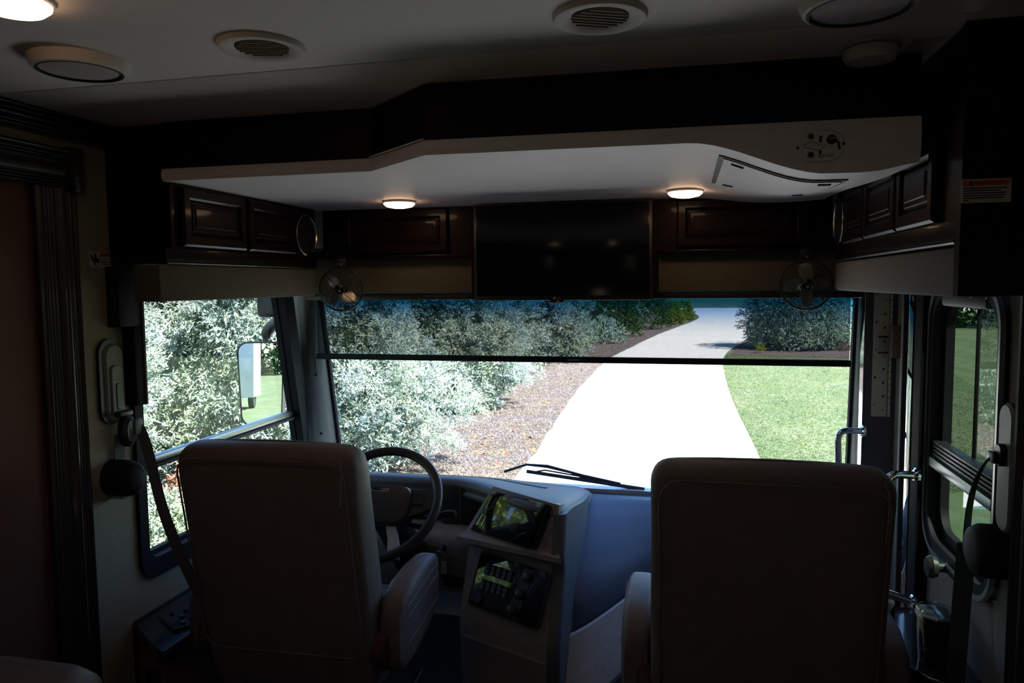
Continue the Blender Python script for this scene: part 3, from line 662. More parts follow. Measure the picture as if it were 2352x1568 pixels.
def ceil_vent(x, y, lab, rz):
    t = thing('ceiling_vent', lab, 'vent', (x, y, 2.1), 'round ceiling air vents')
    MB().lathe([(0.086, 0), (0.086, 0.003), (0.082, 0.009), (0.075, 0.010), (0.058, 0.006), (0.053, 0.003), (0.053, -0.0)], (x, y, 2.1), (0, 0, -1), 40).build('ring', 'ceiling_vinyl', t)
    MB().lathe([(0.053, 0.0005), (0.053, 0.001), (0, 0.001)], (x, y, 2.1), (0, 0, -1), 30).build('throat', 'black_plastic', t)
    c, s = math.cos(rz), math.sin(rz)
    for k in range(-3, 4):
        a = k*0.0135; L = math.sqrt(max(0, 0.051**2 - a*a))
        P = []
        for e in (-L, L):
            P.append([(x + c*e - s*(a+da), y + s*e + c*(a+da), 2.1 - dz) for da, dz in ((-0.0035, 0.0015), (-0.0015, 0.0015), (0.0025, 0.0075), (0.0005, 0.0075))])
        MB().loft(P).build('slat', 'vent_beige', t)
ceil_vent(-0.342, 1.372, 'round white ceiling air vent left of the ceiling centre', 0.25)
ceil_vent(0.335, 1.375, 'round white ceiling air vent right of the ceiling centre', 0.45)
sm = thing('smoke_detector', 'small round smoke detector on the dark ceiling at right', 'detector', (0.852, 1.672, 2.1))
MB().lathe([(0.052, 0), (0.053, 0.01), (0.053, 0.026), (0.046, 0.036), (0.03, 0.038), (0, 0.038)], (0.852, 1.672, 2.1), (0, 0, -1), 32).build('body', 'white_plastic', sm)
MB().lathe([(0.0545, 0.010), (0.0545, 0.014)], (0.852, 1.672, 2.1), (0, 0, -1), 32).build('seam', 'grey_plastic', sm)
st = tag(MB().box(0.93, 0.985, 1.66, 1.79, 2.0975, 2.0998).build('ceiling_sticker', 'speaker_cloth', angle=0), 'pale blue-grey strip stuck to the ceiling beside the smoke detector', 'sticker')

# ------------------------------------------------------------------ warning labels
def small_lines(fr, rows, parent):
    for x0, x1, y in rows: plate(fr, x1-x0, 0.0022, 0.0005, 0.0003, (x0+x1)/2, y, 0.0008, 2).build('print_line', 'label_ink', parent)
fr = frame3((-XW+0.0005, 1.893, 1.703), (1, 0, 0))
lb = thing('warning_label', 'white warning label with orange band and crush pictogram on the left wall', 'label', (-XW, 1.890, 1.703))
plate(fr, 0.088, 0.047, 0.002, 0.0008).build('backing', 'label_white', lb)
plate(fr, 0.047, 0.012, 0.001, 0.0004, 0.0185, 0.0155, 0.0008).build('orange_band', 'label_orange', lb)
text(fr, 'WARNING', 0.0085, 'label_ink', lb, 0.020, 0.0155, 0.0014, width=0.036)
MB().poly([on(fr, a, b, 0.0009) for a, b in ((-0.039, 0.020), (-0.030, 0.006), (-0.018, -0.020), (-0.022, -0.020), (-0.039, 0.004))], fr[3]*0.0003).build('pictogram_wedge', 'label_ink', lb)
MB().poly([on(fr, a, b, 0.0009) for a, b in ((-0.027, 0.018), (-0.017, 0.018), (-0.017, 0.004), (-0.008, 0.006), (-0.007, -0.002), (-0.008, -0.010), (-0.022, -0.007), (-0.027, 0.002))], fr[3]*0.0003).build('pictogram_hand', 'label_ink', lb)
small_lines(fr, [(-0.003, 0.022, 0.003), (-0.003, 0.036, -0.005), (-0.003, 0.024, -0.012)], lb)
fr = frame3((1.036, 1.5715, 1.785), (0, -1, 0))
lb = thing('warning_label', 'white warning label with red-orange band high on the right cabinet end', 'label', (1.036, 1.572, 1.785))
plate(fr, 0.084, 0.044, 0.001, 0.0008).build('backing', 'label_white', lb)
plate(fr, 0.080, 0.0105, 0.0005, 0.0004, 0, 0.0145, 0.0008).build('orange_band', 'label_orange', lb)
text(fr, 'WARNING', 0.0085, 'label_ink', lb, 0.006, 0.0145, 0.0014, width=0.05)
MB().poly([on(fr, a, b, 0.0013) for a, b in ((-0.030, 0.0105), (-0.022, 0.0105), (-0.026, 0.0185))], fr[3]*0.0003).build('alert_triangle', 'label_ink', lb)
small_lines(fr, [(-0.038, 0.036, 0.005), (-0.038, 0.026, 0.0005), (-0.038, 0.034, -0.004), (-0.038, 0.033, -0.0085), (-0.038, 0.030, -0.013), (-0.038, -0.028, -0.018)], lb)

# ------------------------------------------------------------------ cab fans
def make_fan():
    t = thing('cab_fan', 'fan', 'fan', (0, 0, 0), 'small wire-guard cab fans')
    R0 = 0.088
    def circ(r, y, n=40): return [(r*math.cos(2*math.pi*k/n), y, r*math.sin(2*math.pi*k/n)) for k in range(n)]
    MB().tube(circ(R0, 0.0), 0.0035, 8, closed=True).build('guard_rim', 'fan_wire', t)
    for i in range(10):
        r = 0.025 + i*0.0064; y = -0.022*math.sqrt(max(0, 1-(r/0.092)**2)) - 0.004
        MB().tube(circ(r, y), 0.0015, 5, closed=True).build('guard_ring', 'fan_wire', t)
    for k in range(4):
        a = math.radians(45 + 90*k)
        MB().tube([(r*math.cos(a), -0.022*math.sqrt(max(0, 1-(r/0.092)**2)) - 0.003, r*math.sin(a)) for r in (0.02, 0.04, 0.06, 0.075, 0.088)], 0.0016, 6).build('guard_spoke', 'fan_wire', t)
    hb = MB().lathe([(0.020, 0.0), (0.0215, 0.008), (0.0215, 0.011), (0.019, 0.012), (0, 0.012)], (0, -0.020, 0), (0, -1, 0), 28).build('badge', 'gloss_black', t)
    MB().lathe([(0.0205, 0.0105), (0.0220, 0.0105), (0.0220, 0.0130), (0.0205, 0.0130)], (0, -0.020, 0), (0, -1, 0), 28, closed=True).build('badge_ring', 'grey_plastic', hb)
    MB().poly([(-0.007, -0.0322, -0.004), (0.007, -0.0322, -0.004), (0, -0.0322, -0.014)], (0, -0.0004, 0)).build('emblem', 'switch_legend', hb)
    for k in range(4):
        a0 = math.pi/2*k
        def bl(u, v, a0=a0):
            r = 0.018 + 0.058*v; wdt = 0.011 + 0.017*math.sin(math.pi*min(1, 0.18+0.72*v))**0.8 * (1 if v < .9 else .92)
            s = (u-0.5)*2; a = a0 + 0.10*v
            px, pz = r, s*wdt*0.80
            return (px*math.cos(a) - pz*math.sin(a), -0.002 + s*0.013, px*math.sin(a) + pz*math.cos(a))
        MB().slab(bl, 6, 8, (0, 0.0012, 0)).build('blade', 'blade_metal', t)
    MB().lathe([(0.024, 0), (0.026, 0.02), (0.020, 0.05), (0.0, 0.055)], (0, 0.014, 0), (0, 1, 0), 20).build('motor', 'fan_wire', t)
    MB().tube([(-0.013, -0.004, 0.090), (-0.013, -0.004, 0.104), (0.013, -0.004, 0.104), (0.013, -0.004, 0.090)], 0.0018, 6).build('bail', 'silver_ring', t)
    MB().rbox(-0.022, 0.022, 0.0, 0.03, 0.085, 0.128, 0.004).build('mount', 'black_plastic', t)
    MB().lathe([(0.005, 0), (0.005, 0.006), (0, 0.007)], (0.001, -0.001, 0.097), (0, -1, 0), 12).build('knob', 'brass', t)
    return t
fan1 = make_fan(); fan2 = copy_tree(fan1)
fan1.location = (0.905, 2.80, 1.606); fan1['label'] = 'small round fan with upright pale blades hanging right of the television'
fan2.location = (-0.885, 2.80, 1.604); fan2['label'] = 'small round fan turned towards the camera hanging left above the windshield'
fan2.rotation_euler = (0, 0, math.radians(14))
for ch in fan2.children:
    if ch.name.startswith('blade'): ch.rotation_euler = (0, math.radians(-42), 0)

# ------------------------------------------------------------------ captain seats
def sup(hw, hd, e=4.0, n=36):
    P = []
    for k in range(n):
        a = 2*math.pi*k/n; c, s = math.cos(a), math.sin(a)
        P.append((hw*abs(c)**(2/e)*(1 if c >= 0 else -1), hd*abs(s)**(2/e)*(1 if s >= 0 else -1)))
    return P
def make_seat():
    t = thing('captain_seat', 'seat', 'seat', (0, 0, 0), 'captain seats')
    zt, r = 1.188, 0.05
    rows = []
    for z, hw, hd, yc in ((0.44, 0.262, 0.070, 0.15), (0.50, 0.270, 0.078, 0.135), (0.62, 0.274, 0.080, 0.11), (0.80, 0.274, 0.080, 0.08), (0.95, 0.272, 0.078, 0.05), (1.05, 0.272, 0.076, 0.03), (1.11, 0.273, 0.074, 0.02), (zt-r, 0.273, 0.070, 0.012)):
        rows.append((z, hw, hd, yc))
    for k in range(1, 7):
        a = math.pi/2*k/6; rows.append((zt - r + r*math.sin(a), 0.273 - r*(1-math.cos(a)), 0.070 - 0.056*(1-math.cos(a)), 0.012))
    rings = [[(x, yc + y, z + (0.010*math.cos(x/0.287*1.4) if z > 1.1 else 0)) for x, y in sup(hw, hd, 6.0 if z < 1.12 else 5.0)] for z, hw, hd, yc in rows]
    bk = MB().loft(rings).build('backrest', 'seat_leather', t, angle=60)
    # piping framing the rear panel
    P = []
    for x, z in rrect(0.50, 0.60, 0.05, 6):
        zz = 0.86 + z; tz = (zz-0.44)/(1.138-0.44)
        yc = 0.15 + (0.012-0.15)*min(1, max(0, tz)); P.append((x, yc - 0.0845 + 0.004*(tz > .9), zz))
    MB().tube(P, 0.003, 6, closed=True).build('piping', 'seat_leather', bk)
    MB().tube([(0.235, -0.062, 1.175), (0.245, -0.066, 1.15), (0.243, -0.068, 1.09), (0.240, -0.066, 1.04)], 0.0012, 5).build('stitching', 'thread', bk)
    cu = []
    for y, dz, hw in ((0.10, -0.02, 0.24), (0.14, 0, 0.262), (0.35, 0.012, 0.268), (0.55, 0.01, 0.262), (0.63, -0.012, 0.25), (0.655, -0.04, 0.22)):
        cu.append([(x, y, 0.47 + dz + z) for x, z in sup(hw, 0.075 if dz > -0.03 else 0.045, 5.0)])
    MB().loft(cu).build('seat_cushion', 'seat_leather', t, angle=60)
    for s in (-1, 1):
        ar = []
        for y, zc, hh, hw in ((0.09, 0.600, 0.075, 0.030), (0.12, 0.605, 0.112, 0.040), (0.20, 0.618, 0.122, 0.044), (0.32, 0.630, 0.115, 0.044), (0.42, 0.640, 0.098, 0.042), (0.455, 0.642, 0.088, 0.038), (0.472, 0.642, 0.070, 0.028)):
            ar.append([(s*0.312 + x, y, zc + z) for x, z in sup(hw, hh, 5.0)])
        a = MB().loft(ar).build('armrest', 'seat_leather', t, angle=60)
        for dz in (0.070, 0.035, -0.045):
            MB().tube([(s*0.312 - 0.0485*(1 if s > 0 else -1)*0 + s*0.0435, y, 0.62 + dz + (y-0.12)*0.06) for y in (0.13, 0.22, 0.32, 0.43)], 0.0013, 5).build('stitching', 'thread', a)
        MB().lathe([(0.062, 0), (0.060, 0.02), (0.045, 0.032), (0.0, 0.034)], (s*0.283, 0.115, 0.57), (s, -0.35, 0), 24).build('pivot_cover', 'red_panel', t)
    MB().lathe([(0.20, 0.03), (0.20, 0.045), (0.11, 0.07), (0.09, 0.30), (0.20, 0.36), (0.22, 0.40)], (0, 0.33, 0), (0, 0, 1), 28).build('pedestal', 'black_plastic', t)
    MB().rbox(-0.22, 0.22, 0.12, 0.58, 0.38, 0.41, 0.01).build('slide_base', 'black_plastic', t)
    MB().tube([(0.29, 0.20, 0.33), (0.30, 0.33, 0.33), (0.30, 0.40, 0.34)], 0.012, 8).build('recline_lever', 'black_plastic', t)
    return t
s1 = make_seat(); s2 = copy_tree(s1)
s1.location = (-0.652, 1.85, -0.016); s1.rotation_euler = (0, 0, math.radians(2.0)); s1['label'] = 'taupe leather driver seat seen from behind, before the steering wheel'
s2.location = (0.683, 1.80, 0); s2.rotation_euler = (0, 0, math.radians(0.5)); s2['label'] = 'taupe leather passenger seat seen from behind, beside the entry door'

# ------------------------------------------------------------------ dashboard
da = thing('dashboard', 'taupe wraparound dashboard with raised centre pod and cove on the passenger side', 'dashboard', (-0.3, 2.9, 0))
def ylip(x):
    if x < -0.42: return 2.79
    return 2.79 - 0.255*smooth((x+0.42)/0.42)
def zlip(x): return 0.836 if x < -0.1 else 0.836 - 0.006*smooth((x+0.1)/0.15)
TOP = [(0.0, 0.0), (0.12, 0.14), (0.3, 0.34), (0.5, 0.56), (0.7, 0.79), (0.84, 0.94), (0.92, 1.0), (0.97, 0.98), (0.995, 0.91), (1.0, 0.82), (0.985, 0.74)]
def dash_top(u, v):
    x = -1.19 + (0.085+1.19)*u
    k = v*(len(TOP)-1); i = min(int(k), len(TOP)-2); a = k-i
    p = TOP[i][0]*(1-a) + TOP[i+1][0]*a; q = TOP[i][1]*(1-a) + TOP[i+1][1]*a
    yf = 3.345 - 0.05*(x/1.15)**2; zf = 0.705 - 0.025*smooth((x+0.5)/0.6); zl = zlip(x); y = yf + (ylip(x)-yf)*p
    z = zf + (zl - zf)*q - 0.034*max(0, (x+0.005)/0.09)**2.2
    return (x, y, z)
MB().slab(dash_top, 44, 20, (0, 0.004, -0.035)).build('top_pad', 'dash_vinyl', da, angle=60)
MB().slab(lambda u, v: tuple(Vector(dash_top(0.25 + 0.62*u, 0.22 + 0.035*v)) + Vector((0, 0, 0.002))), 20, 2, (0, 0, -0.004)).build('defrost_vent', 'matte_black', da)
# instrument face under the pad
MB().rbox(-1.10, -0.475, 2.86, 2.90, 0.62, 0.82, 0.01).build('instrument_panel', 'gloss_black', da)
MB().rbox(-0.468, -0.30, 2.785, 2.84, 0.655, 0.815, 0.008).build('instrument_panel', 'black_plastic', da)
for x in (-0.385,): MB().rbox(x-0.0012, x+0.0012, 2.782, 2.786, 0.66, 0.81, 0.0006).build('panel_seam', 'grey_plastic', da)
# knee panel
kp = []
for x in (-1.18, -0.8, -0.55, -0.42, -0.36, -0.27):
    e = smooth((x+0.47)/0.12)*0.02
    kp.append([(x, 2.90, 0.64), (x, 2.74-e, 0.662), (x, 2.70-e, 0.660), (x, 2.675-e, 0.640), (x, 2.67-e, 0.60), (x, 2.69-e, 0.50), (x, 2.73, 0.40), (x, 2.95, 0.36), (x, 2.95, 0.62)])
MB().loft(kp).build('knee_panel', 'dash_brown', da, angle=45)
MB().lathe([(0.05, 0), (0.05, 0.006), (0.0, 0.008)], (-0.385, 2.69, 0.485), (0, -0.95, 0.2), 20).build('speaker_opening', 'black_cloth', da)
# centre pod
L = [(-0.225, 2.70, 0.845), (-0.315, 2.648, 0.690), (-0.345, 2.612, 0.672), (-0.350, 2.610, 0.655), (-0.312, 2.662, 0.632), (-0.318, 2.552, 0.40), (-0.318, 2.545, 0.365), (-0.300, 2.52, 0.03)]
Rr = [(0.060, 2.535, 0.838), (0.058, 2.492, 0.690), (0.078, 2.460, 0.672), (0.080, 2.458, 0.655), (0.058, 2.503, 0.628), (0.058, 2.388, 0.40), (0.060, 2.380, 0.365), (0.060, 2.365, 0.03)]
pod = []
for k in range(9):
    t = k/8; pod.append([tuple(Vector(a)*(1-t) + Vector(b)*t) for a, b in zip(L, Rr)])
pd = MB()
front = [[p for p in ring] for ring in pod]
secs = []
for t, ring in enumerate(front):
    yb_ = 3.05; secs.append(ring + [(ring[-1][0], yb_, 0.03), (ring[0][0], yb_, 0.70)])
pd.loft(secs).build('centre_pod', 'dash_brown', da, angle=40)
# rounded right flank of the pod, catching the sky
def flank(u, v):
    z = 0.03 + (0.806-0.03)*v
    yf = np.interp(z, [0.03, 0.365, 0.40, 0.628, 0.66, 0.69, 0.838], [2.365, 2.380, 2.388, 2.503, 2.458, 2.492, 2.535])
    a = min(1, u/0.3); x = 0.060 + 0.026*math.sin(math.pi/2*a) - 0.0*u + 0.02*max(0, u-0.3)
    y = yf - 0.002 + (0.024*(1-math.cos(math.pi/2*a)) if u < 0.3 else 0.024 + ((2.62 + 0.42*smooth((z-0.35)/0.5))-yf)*(u-0.3)/0.7)
    zz = z - 0.075*smooth((u-0.25)/0.75)*v
    return (x, y, zz)
MB().slab(flank, 20, 24, (-0.02, 0.004, 0)).build('pod_flank', 'dash_vinyl', da, angle=60)
# passenger cove: upper sweep, lower kick panel with arched edge
def zarc(x): return 0.335 + 0.17*math.sin(min(1.0, max(0, (x-0.03)/0.75))*math.pi/2)
def cove(u, v):
    x = 0.07 + (1.14-0.07)*u
    P = [(3.345, 0.640), (3.31, 0.660), (3.26, 0.660), (3.17, 0.625), (3.10, 0.575), (3.04, 0.51), (3.00, 0.43), (2.975, 0.35), (2.96, 0.26), (2.95, 0.10), (2.95, 0.0)]
    k = v*(len(P)-1); i = min(int(k), len(P)-2); a = k-i; y = P[i][0]*(1-a)+P[i+1][0]*a; z = P[i][1]*(1-a)+P[i+1][1]*a
    y = y - 0.05*(x/1.15)**2*(1-v) - 0.40*(1-smooth((x-0.07)/0.40))*smooth((v-0.12)/0.5)
    return (x, y, z)
MB().slab(cove, 30, 30, (0, 0.03, -0.01)).build('passenger_cove', 'cove_vinyl', da, angle=60)
def kick(u, v):
    x = 0.075 + (1.14-0.075)*u; z0 = 0.09 + 0.13*math.sin(math.pi/2*min(1, (x-0.075)/0.4)); z = z0 + (zarc(x)-z0)*v
    return (x, 2.72 - 0.36*(1-smooth((x-0.07)/0.40)) + 0.48*z, z)
MB().slab(kick, 30, 12, (0, 0.03, 0)).build('kick_panel', 'kick_vinyl', da, angle=60)
MB().tube([kick((0.01 + 0.75*k/20), 0.0) for k in range(21)], 0.016, 8).build('kick_edge', 'black_rubber', da)
# drawer in the pod
def pod_front(s, z):
    zs = [p[2] for p in L][::-1]
    a = Vector([np.interp(z, zs, [p[i] for p in L][::-1]) for i in range(3)]); b = Vector([np.interp(z, [p[2] for p in Rr][::-1], [p[i] for p in Rr][::-1]) for i in range(3)])
    return a*(1-s) + b*s
nrm = Vector((-0.42, -0.87, 0.12)).normalized()
dw = MB().slab(lambda u, v: tuple(pod_front(0.03 + 0.92*u, 0.13 + 0.20*v) + nrm*0.006), 8, 4, nrm*-0.02).build('drawer', 'dash_brown', da, angle=30)
MB().slab(lambda u, v: tuple(pod_front(0.05 + 0.88*u, 0.318 + 0.010*v) + nrm*0.011), 8, 1, nrm*-0.01).build('drawer_lip', 'dash_brown', dw, angle=30)
# display
frd = frame3((-0.126, 2.587, 0.761), (-0.42, -0.80, 0.42))
def shape(P, z0, z1, fr): return MB().loft([[on(fr, a, b, z0) for a, b in P], [on(fr, a, b, z1) for a, b in P]])
rd = thing('radio_display', 'glossy black dashboard radio screen with chrome side bars on the centre pod', 'display', (-0.126, 2.587, 0.761))
bz = shape([(-0.172, -0.078), (0.128, -0.082), (0.140, -0.074), (0.160, 0.070), (0.150, 0.080), (-0.108, 0.080), (-0.120, 0.074)], -0.012, 0.008, frd).build('display_bezel', 'gloss_black', rd, angle=30)
shape([(-0.165, -0.070), (0.118, -0.072), (0.140, 0.068), (-0.110, 0.070)], 0.008, 0.013, frd).build('display_frame', 'gloss_black', rd)
shape([(-0.076, -0.052), (0.113, -0.054), (0.124, 0.050), (-0.076, 0.052)], 0.013, 0.0145, frd).build('display_screen', 'screen_gloss', rd)
for dx in (0.0, 0.022):
    for y0, y1 in ((-0.055, -0.014), (0.012, 0.058)):
        shape([(-0.127+dx+y0*0.32, y0), (-0.1235+dx+y0*0.32, y0), (-0.1235+dx+y1*0.32, y1), (-0.127+dx+y1*0.32, y1)], 0.013, 0.0150, frd).build('chrome_bar', 'chrome', rd)
kb = disc(frd, 0.0135, 0.012, -0.114, -0.001, 0.013).build('volume_knob', 'black_plastic', rd)
MB().lathe([(0.0135, 0), (0.0155, 0.0), (0.0155, 0.004), (0.0135, 0.004)], on(frd, -0.114, -0.001, 0.0132), frd[3], 24, closed=True).build('knob_ring', 'chrome', kb)
# switch panel
frs = frame3((-0.121, 2.520, 0.5255), (-0.42, -0.79, 0.40))
swt = thing('switch_panel', 'glossy black dashboard panel with two rows of rocker switches and climate knobs', 'switch panel', (-0.121, 2.520, 0.5255))
sw = bplate(frs, 0.325, 0.190, 0.016, 0.006, 0, -0.002, 0.002).build('panel_plate', 'screen_gloss', swt)
MB().ring([on(frs, a, b-0.002, 0.004) for a, b in rrect(0.336, 0.200, 0.020)], [on(frs, a, b-0.002, 0.004) for a, b in rrect(0.326, 0.190, 0.016)], frs[3]*0.006).build('panel_surround', 'black_plastic', swt)
for j in range(2):
    for i in range(5):
        x = -0.112 + i*0.0275 + j*-0.004; y = 0.040 - j*0.058
        r = bplate(frs, 0.021, 0.040, 0.004, 0.009, x, y, 0.008).build('rocker_switch', 'black_plastic', swt)
        plate(frs, 0.010, 0.0014, 0.0004, 0.0004, x, y+0.008, 0.0172, 2).build('legend', 'switch_legend', r)
        disc(frs, 0.0028, 0.0006, x, y-0.010, 0.0171, n=10).build('legend_dot', 'switch_legend', r)
MB().lathe([(0.021, 0), (0.021, 0.008), (0.015, 0.012), (0, 0.012)], on(frs, -0.118, -0.070, 0.008), frs[3], 8).build('power_socket', 'black_plastic', swt)
cc = MB().loft([[on(frs, a, b, z) for a, b in ((0.022, -0.088), (0.072, -0.090), (0.098, 0.084), (0.050, 0.086))] for z in (0.008, 0.011)]).build('climate_panel', 'black_plastic', swt)
for x, y in ((0.083, 0.056), (0.066, -0.008), (0.050, -0.066)):
    k = MB().lathe([(0.018, 0), (0.016, 0.014), (0.013, 0.016), (0, 0.016)], on(frs, x-0.006, y, 0.011), frs[3], 20).build('climate_knob', 'knob_grey', swt)
    plate(frs, 0.003, 0.012, 0.001, 0.001, x-0.006, y+0.002, 0.027, 2).build('pointer', 'switch_legend', k)
# ignition with key and tag
ig = MB().lathe([(0.016, 0), (0.014, 0.012), (0.0, 0.013)], (-0.418, 2.672, 0.60), (0, -1, 0.1), 20).build('ignition', 'black_plastic', da)
MB().rbox(-0.421, -0.415, 2.625, 2.665, 0.592, 0.615, 0.002).build('key', 'aluminium', ig)
MB().tube([(-0.418 + 0.016*math.sin(a), 2.628, 0.586 + 0.016*math.cos(a)) for a in np.linspace(0, 2*math.pi, 16, endpoint=False)], 0.0012, 5, closed=True).build('key_ring', 'aluminium', ig)
MB().rbox(-0.414, -0.392, 2.620, 2.624, 0.515, 0.565, 0.003).build('key_tag', 'thread', ig)

# ------------------------------------------------------------------ steering wheel
sc_ = Vector((-0.548, 2.36, 0.862)); frw = frame3(sc_, (0, -0.70, 0.714))
stw = thing('steering_wheel', 'dark leather steering wheel with chrome badge behind the driver seat', 'steering wheel', tuple(sc_))
MB().tube([on(frw, 0.212*math.cos(a), 0.212*math.sin(a)) for a in np.linspace(0, 2*math.pi, 56, endpoint=False)], 0.0165, 12, closed=True).build('rim', 'wheel_leather', stw)
hub = MB().loft([[on(frw, a*k, b*k - 0.008, z) for a, b in rrect(0.25, 0.15, 0.05)] for k, z in ((0.86, -0.05), (1.0, -0.035), (1.0, 0.0), (0.93, 0.016), (0.8, 0.022))]).build('hub', 'wheel_leather', stw)
for s in (-1, 1):
    sp = MB().loft([[on(frw, s*x, y0 + dy, z) for dy, z in ((-h, -0.022), (h, -0.022), (h, 0.004), (-h, 0.004))] for x, y0, h in ((0.10, 0.0, 0.055), (0.155, 0.012, 0.045), (0.205, 0.03, 0.034))]).build('spoke', 'wheel_leather', stw)
    bplate(frw, 0.045, 0.045, 0.01, 0.006, s*0.142, 0.018, 0.004).build('button_pad', 'black_plastic', sp)
    MB().loft([[on(frw, s*x + dx, y, z) for dx, z in ((-0.018, -0.03), (0.018, -0.03), (0.018, -0.005), (-0.018, -0.005))] for x, y in ((0.055, -0.06), (0.085, -0.13), (0.10, -0.19))]).build('spoke', 'dash_grey', stw)
bd = bplate(frw, 0.068, 0.014, 0.007, 0.003, 0.0, 0.040, 0.021).build('badge', 'chrome', stw)
bplate(frw, 0.062, 0.0095, 0.004, 0.001, 0.0, 0.040, 0.0236).build('badge_field', 'black_plastic', bd)
text(frw, 'FREIGHTLINER', 0.0075, 'chrome', bd, 0.0, 0.040, 0.0250, width=0.056)
MB().tube([sc_ - frw[3]*0.03, sc_ - frw[3]*0.20, Vector((-0.548, 2.655, 0.56))], [0.055, 0.06, 0.07], 16).build('column', 'black_plastic', stw)
MB().tube([on(frw, 0.04, 0.0, -0.09), on(frw, 0.16, 0.0, -0.085), on(frw, 0.235, 0.012, -0.07), on(frw, 0.262, 0.012, -0.068)], [0.007, 0.008, 0.014, 0.012], 10).build('stalk', 'black_plastic', stw)
MB().tube([on(frw, 0.04, -0.02, -0.10), on(frw, 0.14, -0.03, -0.10), on(frw, 0.17, -0.035, -0.10)], [0.007, 0.012, 0.010], 10).build('stalk', 'black_plastic', stw)

# ------------------------------------------------------------------ driver side console, belts
co = thing('side_console', 'glossy dark console with rounded front beside the driver seat', 'console', (-1.06, 2.25, 0))
def con_loop(g, z): 
    P = [(-XW, 2.62), (-XW, 1.945)]
    for k in range(11):
        a = k/10; P.append((-XW + 0.012 + 0.212*math.sin(math.pi/2*a) + g, 1.945 - 0.155*math.sin(math.pi*a*0.55) - g + 0.02*a))
    P.append((-0.993 + g, 2.0)); P.append((-0.993 + g, 2.62))
    return [(x, y, z) for x, y in P]
MB().loft([con_loop(0, 0.515), con_loop(0.006, 0.525), con_loop(0.006, 0.545), con_loop(0, 0.552)]).build('top', 'console_gloss', co, angle=30)
bo = MB().loft([con_loop(-0.03, 0.0), con_loop(-0.03, 0.516)]).build('body', 'console_face', co, angle=30)
MB().tube([(-1.212, 1.95, 0.556), (-1.212, 2.62, 0.556)], 0.005, 8).build('wall_bead', 'console_gloss', co)
fo = frame3((-1.055, 1.828, 0.43), (-0.1, -1, 0.0))
ol = bplate(fo, 0.045, 0.11, 0.006, 0.006).build('outlet', 'black_plastic', bo)
plate(fo, 0.030, 0.013, 0.002, 0.001, 0, 0.035, 0.006).build('outlet_label', 'thread', ol)
frp = frame3((-1.075, 2.005, 0.5525), (0, 0, 1), (0.55, 0.83, 0)); 
cpn = thing('control_pad', 'blue-grey control pad with small round buttons on the driver side console', 'control panel', (-1.075, 2.005, 0.5525))
bplate(frp, 0.15, 0.115, 0.008, 0.010).build('plate', 'console_gloss', cpn)
for x, y in ((-0.04, 0.02), (-0.012, 0.034), (0.0, -0.006), (0.028, 0.012), (0.046, -0.02), (-0.046, -0.022)):
    disc(frp, 0.0085, 0.006, x, y, 0.010, n=14).build('button', 'black_plastic', cpn)
MB().tube([(-1.10, 2.09, 0.556), (-1.04, 2.12, 0.560), (-0.99, 2.085, 0.562), (-0.97, 2.03, 0.558)], 0.0035, 6).build('cord', 'black_rubber', cpn)

def ribbon(path, wvec, width, th=0.0022):
    P = [Vector(p) for p in path]; rings = []
    for i, p in enumerate(P):
        t = (P[min(i+1, len(P)-1)] - P[max(i-1, 0)]).normalized(); wv = Vector(wvec[i] if isinstance(wvec, list) else wvec); wv = (wv - t*wv.dot(t)).normalized(); n = t.cross(wv)
        rings.append([p + wv*width/2 + n*th/2, p - wv*width/2 + n*th/2, p - wv*width/2 - n*th/2, p + wv*width/2 - n*th/2])
    return MB().loft(rings)
def bez(pts, n=16):
    P = [Vector(p) for p in pts]; out = []
    for k in range(n+1):
        t = k/n; Q = P[:]
        while len(Q) > 1: Q = [Q[i]*(1-t) + Q[i+1]*t for i in range(len(Q)-1)]
        out.append(Q[0])
    return out
sb = thing('seat_belt', 'grey seat belt with wall guide and retractor left of the driver window', 'seat belt', (-1.2, 1.92, 1.2), 'cab seat belts')
frb = frame3((-XW, 1.902, 1.335), (1, 0, 0))
bplate(frb, 0.078, 0.24, 0.038, 0.020, 0.004, -0.005, 0, 0.006).build('guide_plate', 'belt_cover', sb)
MB().ring([on(frb, a-0.002, b, -0.0) for a, b in rrect(0.095, 0.26, 0.045)], [on(frb, a+0.004, b-0.005, 0) for a, b in rrect(0.078, 0.24, 0.038)], frb[3]*0.012).build('guide_edge', 'black_plastic', sb)
bplate(frb, 0.044, 0.16, 0.018, 0.006, 0.004, -0.03, 0.020).build('slider', 'grey_plastic', sb)
bplate(frb, 0.016, 0.08, 0.007, 0.003, 0.004, -0.045, 0.0255).build('slot', 'black_plastic', sb)
MB().rbox(-1.195, -1.172, 1.885, 1.94, 1.228, 1.244, 0.004).build('adjuster', 'black_plastic', sb)
MB().loft([[(-1.195 + dx, 1.915 + 0.028*math.cos(a)*k + 0.008, 1.18 + 0.05*math.sin(a)*k) for a in np.linspace(0, 2*math.pi, 20, endpoint=False)] for dx, k in ((0.0, 1), (0.02, 1.0), (0.03, 0.7))]).build('anchor_cover', 'black_plastic', sb)
MB().rbox(-1.172, -1.158, 1.93, 1.965, 1.165, 1.215, 0.006).build('d_ring', 'belt_cover', sb)
ribbon(bez([(-1.165, 1.95, 1.19), (-1.13, 1.97, 1.10), (-1.10, 1.92, 1.00), (-1.03, 1.88, 0.90), (-0.86, 1.80, 0.74)]), (0.55, 0.75, 0.25), 0.030).build('webbing', 'belt_web', sb)
ribbon([(-1.205, 1.915, 1.17), (-1.205, 1.91, 1.10), (-1.205, 1.905, 1.05)], (0, 1, 0), 0.040).build('webbing', 'belt_web', sb)
